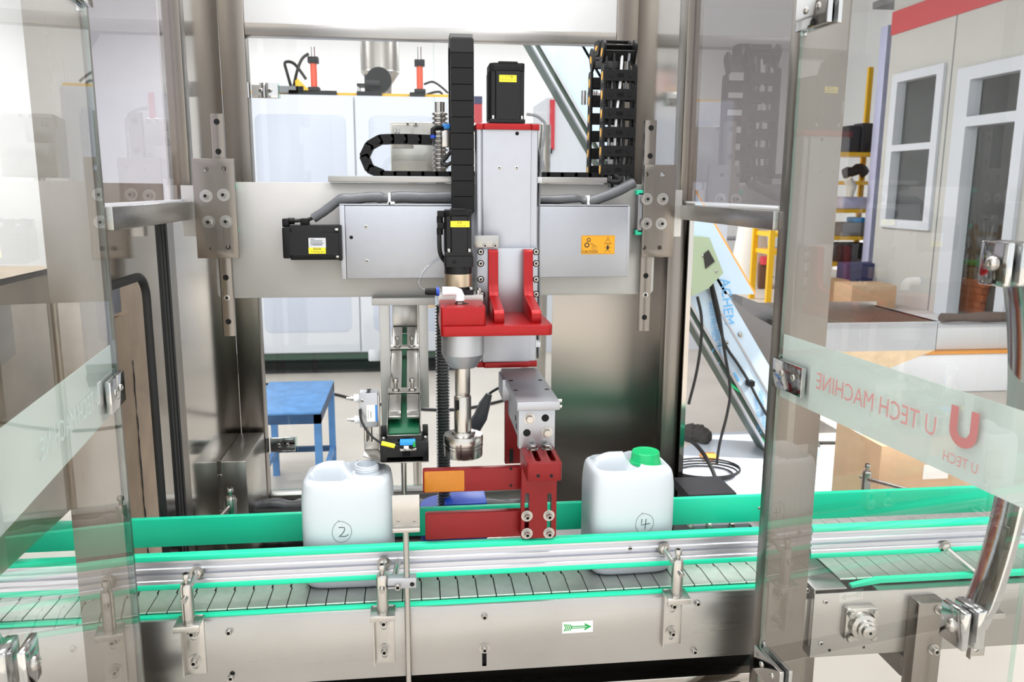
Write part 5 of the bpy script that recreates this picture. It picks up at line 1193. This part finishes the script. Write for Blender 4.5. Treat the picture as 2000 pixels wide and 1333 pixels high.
tb('power_cable', 'black_rubber', ev, [at(*p, Y=YE-.06) for p in ((1389, 548), (1404, 610), (1414, 680), (1426, 760), (1420, 810), (1405, 870), (1400, 920), (1410, 945))], .0095, 8, sm=5)
tb('power_cable', 'black_rubber', ev, [at(*p, Y=YE-.03) for p in ((1386, 548), (1396, 600), (1415, 670), (1440, 710), (1462, 745), (1480, 780), (1503, 820), (1512, 835))], .009, 8, sm=5)
tb('power_cable', 'black_rubber', ev, [at(*p, Y=YE-.25) for p in ((1362, 580), (1370, 620), (1369, 670), (1360, 730), (1345, 790))], .009, 8, sm=5)
bx('cable_clip', 'black_plastic', ev, AX(1456, 747, YE), AX(1468, 747, YE), YE-.05, YE, AZ(1460, 752, YE), AZ(1460, 742, YE))
# hopper
YHp = 5.0
hp = thing('cap_hopper', 'wide shallow stainless hopper with a tapered bottom beside the elevator', 'hopper', (AX(1680, 700, YHp), YHp+.3, .55))
fl_, fr_ = AX(1530, 600, YHp), at(1833, 628, Y=YHp).x
zt2, zb2 = AZ(1833, 628, YHp), AZ(1833, 684, YHp); yb2 = YHp+.75
bx('front_wall', 'alu_bright', hp, fl_, fr_, YHp, YHp+.004, zb2, zt2); bx('back_wall', 'steel_plain', hp, fl_, fr_, yb2, yb2+.004, zb2, zt2+.03)
bx('side_wall', 'steel_plain', hp, fl_, fl_+.004, YHp, yb2, zb2, zt2); bx('side_wall', 'steel_plain', hp, fr_-.004, fr_, YHp, yb2, zb2, zt2)
bx('rim', 'alu_bright', hp, fl_, fr_, YHp-.012, YHp+.004, zt2-.008, zt2); bx('rim', 'alu_bright', hp, fr_-.004, fr_+.012, YHp, yb2, zt2-.008, zt2)
bm = bmesh.new(); xm = AX(1650, 770, YHp+.2)
tv = [bm.verts.new(p) for p in ((fl_, YHp, zb2), (fr_, YHp, zb2), (fr_, yb2, zb2), (fl_, yb2, zb2))]; bv = [bm.verts.new(p) for p in ((fl_+.02, YHp+.2, zb2-.28), (xm, YHp+.2, zb2-.28), (xm, yb2-.2, zb2-.28), (fl_+.02, yb2-.2, zb2-.28))]
for i in range(4): bm.faces.new((tv[i], tv[(i+1) % 4], bv[(i+1) % 4], bv[i]))
bm.faces.new(bv); ob('tapered_bottom', bm, 'steel_warm', hp)
pr('inlet_chute', 'steel_dark', hp, [(at(px, py, Y=YHp+.2).x, at(px, py, Y=YHp+.2).z) for px, py in ((1451, 580), (1512, 603), (1502, 668), (1444, 640))], 'Y', YHp+.2, YHp+.5)
for x in (fl_+.3, fr_-.1): bx('leg', 'steel_v', hp, x, x+.04, yb2-.06, yb2-.02, 0, zb2)
# ------------------------------------------------------------------ floor clutter on the right
fs = bmesh.new(); vs = [fs.verts.new(at(px, py, Z=.006)) for px, py in ((1330, 880), (1385, 848), (1470, 842), (1560, 845), (1640, 900), (1640, 1000), (1330, 1000))]
fs.faces.new(vs); r_ = bmesh.ops.extrude_face_region(fs, geom=fs.faces[:]); bmesh.ops.translate(fs, verts=[g for g in r_['geom'] if isinstance(g, bmesh.types.BMVert)], vec=(0, 0, .003))
tag(ob('film_sheet', fs, 'film_sheet'), 'shiny filmed steel sheet lying on the floor under the elevator foot', 'sheet')
bm = bmesh.new()
gl = [at(*p, Z=.05) for p in ((1340, 850), (1356, 846), (1370, 852), (1386, 856))]
tube(bm, smooth_path(gl, 4), [.05, .06, .07, .06, .065, .055, .06, .07, .05, .055, .05, .045, .04], 10, .25); ob_ = tag(ob('work_glove', bm, 'cloth_dark'), 'crumpled dark grey work glove on the filmed sheet', 'glove')
cl = thing('cable_coil', 'coil of thin black cable lying on the sunlit sheet', 'cable', at(1385, 925, Z=.01))
c0 = at(1375, 925, Z=.02)
for k in range(4): tb('cable_turn', 'black_rubber', cl, [(c0.x+(.17+.012*k)*cos(radians(q))*(1+.1*sin(k)), c0.y+(.13+.012*k)*sin(radians(q)), .02+.012*k) for q in range(0, 361, 15)], .0055, 6)
tag(tb('thick_cable', 'black_rubber', None, [at(1330, 850, Z=.30), at(1360, 870, Z=.22), at(1385, 905, Z=.12), at(1402, 950, Z=.03), at(1405, 985, Z=.02)], .013, 8, sm=5), 'thick black cable arching down to the floor by the mid post', 'cable')
tag(bx('rubber_mat', 'grey_thing', None, at(1345, 975, Z=.05).x, at(1450, 980, Z=.05).x, at(1400, 985, Z=.05).y, at(1400, 952, Z=.05).y, .0, .05, .004), 'dark grey slab on the floor behind the rear rail', 'mat')
tag(bx('orange_peel', 'orange_edge', None, at(1372, 893, Z=.02).x, at(1402, 893, Z=.02).x, at(1390, 897, Z=.02).y, at(1390, 886, Z=.02).y, .009, .03, .008), 'small orange scrap lying on the sunlit sheet', 'scrap')
b0 = at(1722, 872, Y=3.3); b1 = at(1945, 905, Y=3.3)
cbx = thing('cardboard_box', 'brown cardboard box with a white label on the floor behind the right conveyor', 'box', ((b0.x+b1.x)/2, 3.5, 0))
bx('carton', 'cardboard', cbx, b0.x, b1.x, 3.3, 3.7, 0, b0.z, .004); bx('paper_label', 'paper', cbx, AX(1803, 920, 3.3), AX(1852, 920, 3.3), 3.298, 3.3, AZ(1820, 936, 3.3), AZ(1820, 908, 3.3))
bx('tape', 'paper', cbx, b0.x-.001, b1.x+.001, 3.48, 3.53, b0.z, b0.z+.001)
tag(tb('floor_cable', 'black_rubber', None, [at(1590, 866, Z=.01), at(1640, 866, Z=.01), at(1690, 872, Z=.01), at(1730, 884, Z=.01), at(1780, 900, Z=.01)], .012, 8, sm=5), 'thin dark cable on the floor left of the cardboard box', 'cable')
# sheet stack
sk0, sk1 = at(1560, 690, Y=6.2), at(2060, 655, Y=6.2)
sk_ = thing('sheet_stack', 'long low stack of white wrapped sheets behind the hopper', 'stack', ((sk0.x+sk1.x)/2, 6.6, 0))
zt3 = AZ(1850, 692, 6.2)
bx('lower_pack', 'white_plastic', sk_, sk0.x, sk1.x, 6.2, 7.0, 0, zt3, .02); bx('orange_line', 'orange_edge', sk_, sk0.x, sk1.x, 6.19, 7.0, zt3, zt3+.02); bx('upper_pack', 'grey_label', sk_, sk0.x, sk1.x, 6.25, 7.0, zt3+.02, AZ(1900, 640, 6.25), .02)
tag(tb('rolled_cloth', 'cloth_brown', None, [Vector((AX(px, 650, 6.45), 6.45, AZ(1900, 640, 6.25)+.05)) for px in (1836, 1880, 1920, 1975, 2040)], [.045, .035, .05, .04, .045], 10, .15), 'dark brown rolled cloth lying on the white sheet stack', 'cloth')
# ------------------------------------------------------------------ shelves at the back right
YS2 = 13.0
def rack(label, px0, px1, py0, py1, levels, Y):
    t = thing('storage_rack', label, 'rack', (AX((px0+px1)/2, py1, Y), Y+.3, 0), 'yellow steel storage racks')
    x0_, x1_ = AX(px0, py1, Y), AX(px1, py1, Y)
    for x in (x0_, x1_):
        for y in (Y, Y+.6): bx('upright', 'yellow_paint', t, x-.04, x+.04, y-.03, y+.03, 0, AZ(px1, py0, Y))
    for py in levels: z = AZ(px1, py, Y); bx('shelf_board', 'yellow_paint', t, x0_, x1_, Y-.02, Y+.6, z-.06, z)
    return t
rack('tall yellow storage rack full of parts beside the office wall', 1560, 1703, 120, 552, (298, 354, 409, 462, 513), YS2)
def rbox(name, m, px0, px1, py0, py1, Y, label, cat, d=.3, bev=.02, group=None):
    z0_ = AZ(1703, py1, YS2) if py1 in (298, 354, 409, 462, 513) else AZ(px0, py1, Y)
    return tag(bx(name, m, None, AX(px0, py1, Y), min(AX(px1, py1, Y), AX(1701, 400, YS2)) if py1 in (298, 354, 409, 462, 513) else AX(px1, py1, Y), Y, Y+d, z0_, z0_+AZ(px0, py0, Y)-AZ(px0, py1, Y), bev), label, cat, group)
rbox('parts_drum', 'dark_thing', 1655, 1678, 245, 298, YS2+.05, 'black drum on the top shelf of the tall yellow rack, left one', 'drum')
rbox('parts_drum', 'dark_thing', 1680, 1702, 240, 298, YS2+.05, 'black drum on the top shelf of the tall yellow rack, right one', 'drum')
tag(tb('black_belt', 'dark_thing', None, [at(1650, 340, Y=YS2+.2), at(1665, 335, Y=YS2+.2), at(1680, 332, Y=YS2+.2), at(1690, 340, Y=YS2+.2)], .09, 8, .2, sm=2), 'bundle of black belts on the second shelf of the tall yellow rack', 'belts')
tag(tb('white_rag', 'cloth_white', None, [at(1655, 350, Y=YS2-.09), at(1664, 365, Y=YS2-.09), at(1660, 385, Y=YS2-.09)], [.07, .07, .05], 10, .2), 'white rag hanging from the tall yellow rack', 'rag')
rbox('patterned_bundle', 'lilac', 1645, 1714, 385, 409, YS2+.05, 'pale lilac patterned bundle on the third shelf of the tall yellow rack', 'bundle')
rbox('tool_heap', 'grey_thing', 1645, 1695, 435, 462, YS2+.05, 'heap of grey tools on the fourth shelf of the tall yellow rack', 'tools')
rbox('blue_pouch', 'sensor_blue', 1670, 1690, 425, 435, YS2+.05, 'small bright blue pouch on the heap of grey tools', 'pouch')
rbox('dark_crate', 'dark_thing', 1640, 1698, 475, 513, YS2+.05, 'dark crate on the lowest shelf of the tall yellow rack', 'crate')
rbox('plastic_basket', 'navy', 1648, 1718, 515, 588, at(1680, 588, Z=0).y, 'navy plastic basket standing before the tall yellow rack', 'basket')
rbox('cardboard_box', 'cardboard', 1660, 1748, 558, 612, at(1700, 612, Z=0).y, 'open cardboard box under the navy basket near the office wall', 'box', .5)
rbox('cardboard_box', 'cardboard', 1632, 1657, 548, 606, at(1645, 606, Z=0).y+.6, 'small cardboard box left of the open cardboard box', 'box', .4)
tag(bx('lilac_post', 'lilac', None, AX(1705, 400, YS2-.3), AX(1722, 400, YS2-.3), YS2-.3, YS2-.1, 0, 4.2), 'pale lilac steel post between the rack and the office wall', 'post')
rack('low yellow rack far behind the elevator', 1504, 1580, 440, 520, (490, 455), 11.5)
rbox('blue_bin', 'blue_bin', 1472, 1500, 482, 541, at(1485, 541, Z=0).y, 'blue plastic bin far behind the elevator, left one', 'bin', .5)
rbox('blue_bin', 'blue_bin', 1508, 1545, 486, 541, at(1525, 541, Z=0).y, 'blue plastic bin far behind the elevator, right one', 'bin', .5)
ws = thing('bag_stand', 'white conical bag stand in the distance right of the elevator', 'stand', at(1460, 535, Z=0))
p0 = at(1462, 560, Z=0); bm = bmesh.new(); lathe(bm, [(.36, 0), (.30, .5), (.22, 1.1), (.22, 1.25)], p0, n=24); ob('bag', bm, 'cloth_white', ws)
wt = thing('far_table', 'grey table with a dark top in the distance right of the elevator', 'table', at(1430, 545, Z=0)); p0 = at(1425, 545, Z=0)
bx('table_top', 'grey_thing', wt, p0.x-.4, p0.x+.45, p0.y, p0.y+.7, .72, .76)
for x in (p0.x-.35, p0.x+.4): bx('leg', 'grey_thing', wt, x-.02, x+.02, p0.y+.05, p0.y+.09, 0, .72)
p0 = at(1493, 565, Z=0); fx_ = thing('floor_jack', 'brown and red jack with a white wheel on the far floor', 'jack', p0)
bx('body', 'brown_thing', fx_, p0.x-.12, p0.x+.12, p0.y, p0.y+.3, 0, .45, .03); cy('head', 'stripe_red', fx_, (p0.x, p0.y, .42), (p0.x, p0.y, .55), .1); cy('wheel', 'white_plastic', fx_, (p0.x+.22, p0.y, .40), (p0.x+.22, p0.y+.1, .40), .2)
# inside the office door
yo_ = wy(1905, 560)
pp = at(1916, 590, X=XW+.9); pp.z = .06
po = thing('flower_pot', 'big brown flower pot with a gold dragon painted on it inside the office door', 'pot', pp)
bm = bmesh.new(); lathe(bm, [(.16, 0), (.18, .03), (.26, .28), (.31, .52), (.33, .53), (.33, .58), (.29, .58), (.28, .50), (0, .50)], pp, n=36); ob('pot_body', bm, 'pot', po)
dr = [(-.32, .62), (-.24, .70), (-.14, .66), (-.10, .58), (-.02, .55), (.08, .60), (.2, .57), (.32, .60)]
tb('dragon', 'pot_gold', po, [pp+Vector((-.29+.1*abs(q), -q*.55, z*.62)) for q, z in dr], .014, 6)
pt_ = thing('planter_tray', 'green tray with a plant standing on the flower pot', 'planter', pp+Vector((0, 0, .59)))
bx('tray', 'plant_green', pt_, pp.x-.2, pp.x+.2, pp.y-.24, pp.y+.24, pp.z+.585, pp.z+.65, .02)
bm = bmesh.new()
for k in range(40):
    a_ = random.uniform(0, 6.3); q = pp+Vector((.1*cos(a_), .15*sin(a_), .65)); e_ = q+Vector((.2*cos(a_), .25*sin(a_), random.uniform(.2, .6))); s_ = Vector((-sin(a_), cos(a_), 0))*.03
    bm.faces.new([bm.verts.new(v_) for v_ in (q, (q+e_)/2+s_, e_, (q+e_)/2-s_)])
ob('leaves', bm, 'grey_thing', pt_)
pb_ = at(1888, 592, X=XW+.45); pb_.z = .06
sb_ = thing('brick_stack', 'small stack of orange bricks beside the flower pot', 'bricks', pb_)
bmk = bmesh.new(); box(bmk, -.06, .06, -.12, .12, 0, .085); bmk = finish(bmk, .004, 1)
for r_i in range(5):
    for c_i in range(2): link('brick', bmk, 'brick_orange', sb_, pb_+Vector((0, -.26*c_i+.05*(r_i % 2), .09*r_i)))
tag(tb('black_bag', 'dark_thing', None, [Vector((at(1958, 590, X=XW+.5).x, at(1958, 590, X=XW+.5).y, z)) for z in (.06, .25, .45, .6)], [.18, .2, .16, .06], 12, .1), 'black plastic bag beside the flower pot in the office doorway', 'bag')
tag(bx('office_shelf', 'dark_thing', None, XW+2.2, XW+2.7, y_door0-.6, y_door1+4.0, .06, 2.2), 'dark shelf unit deep inside the office', 'shelf')
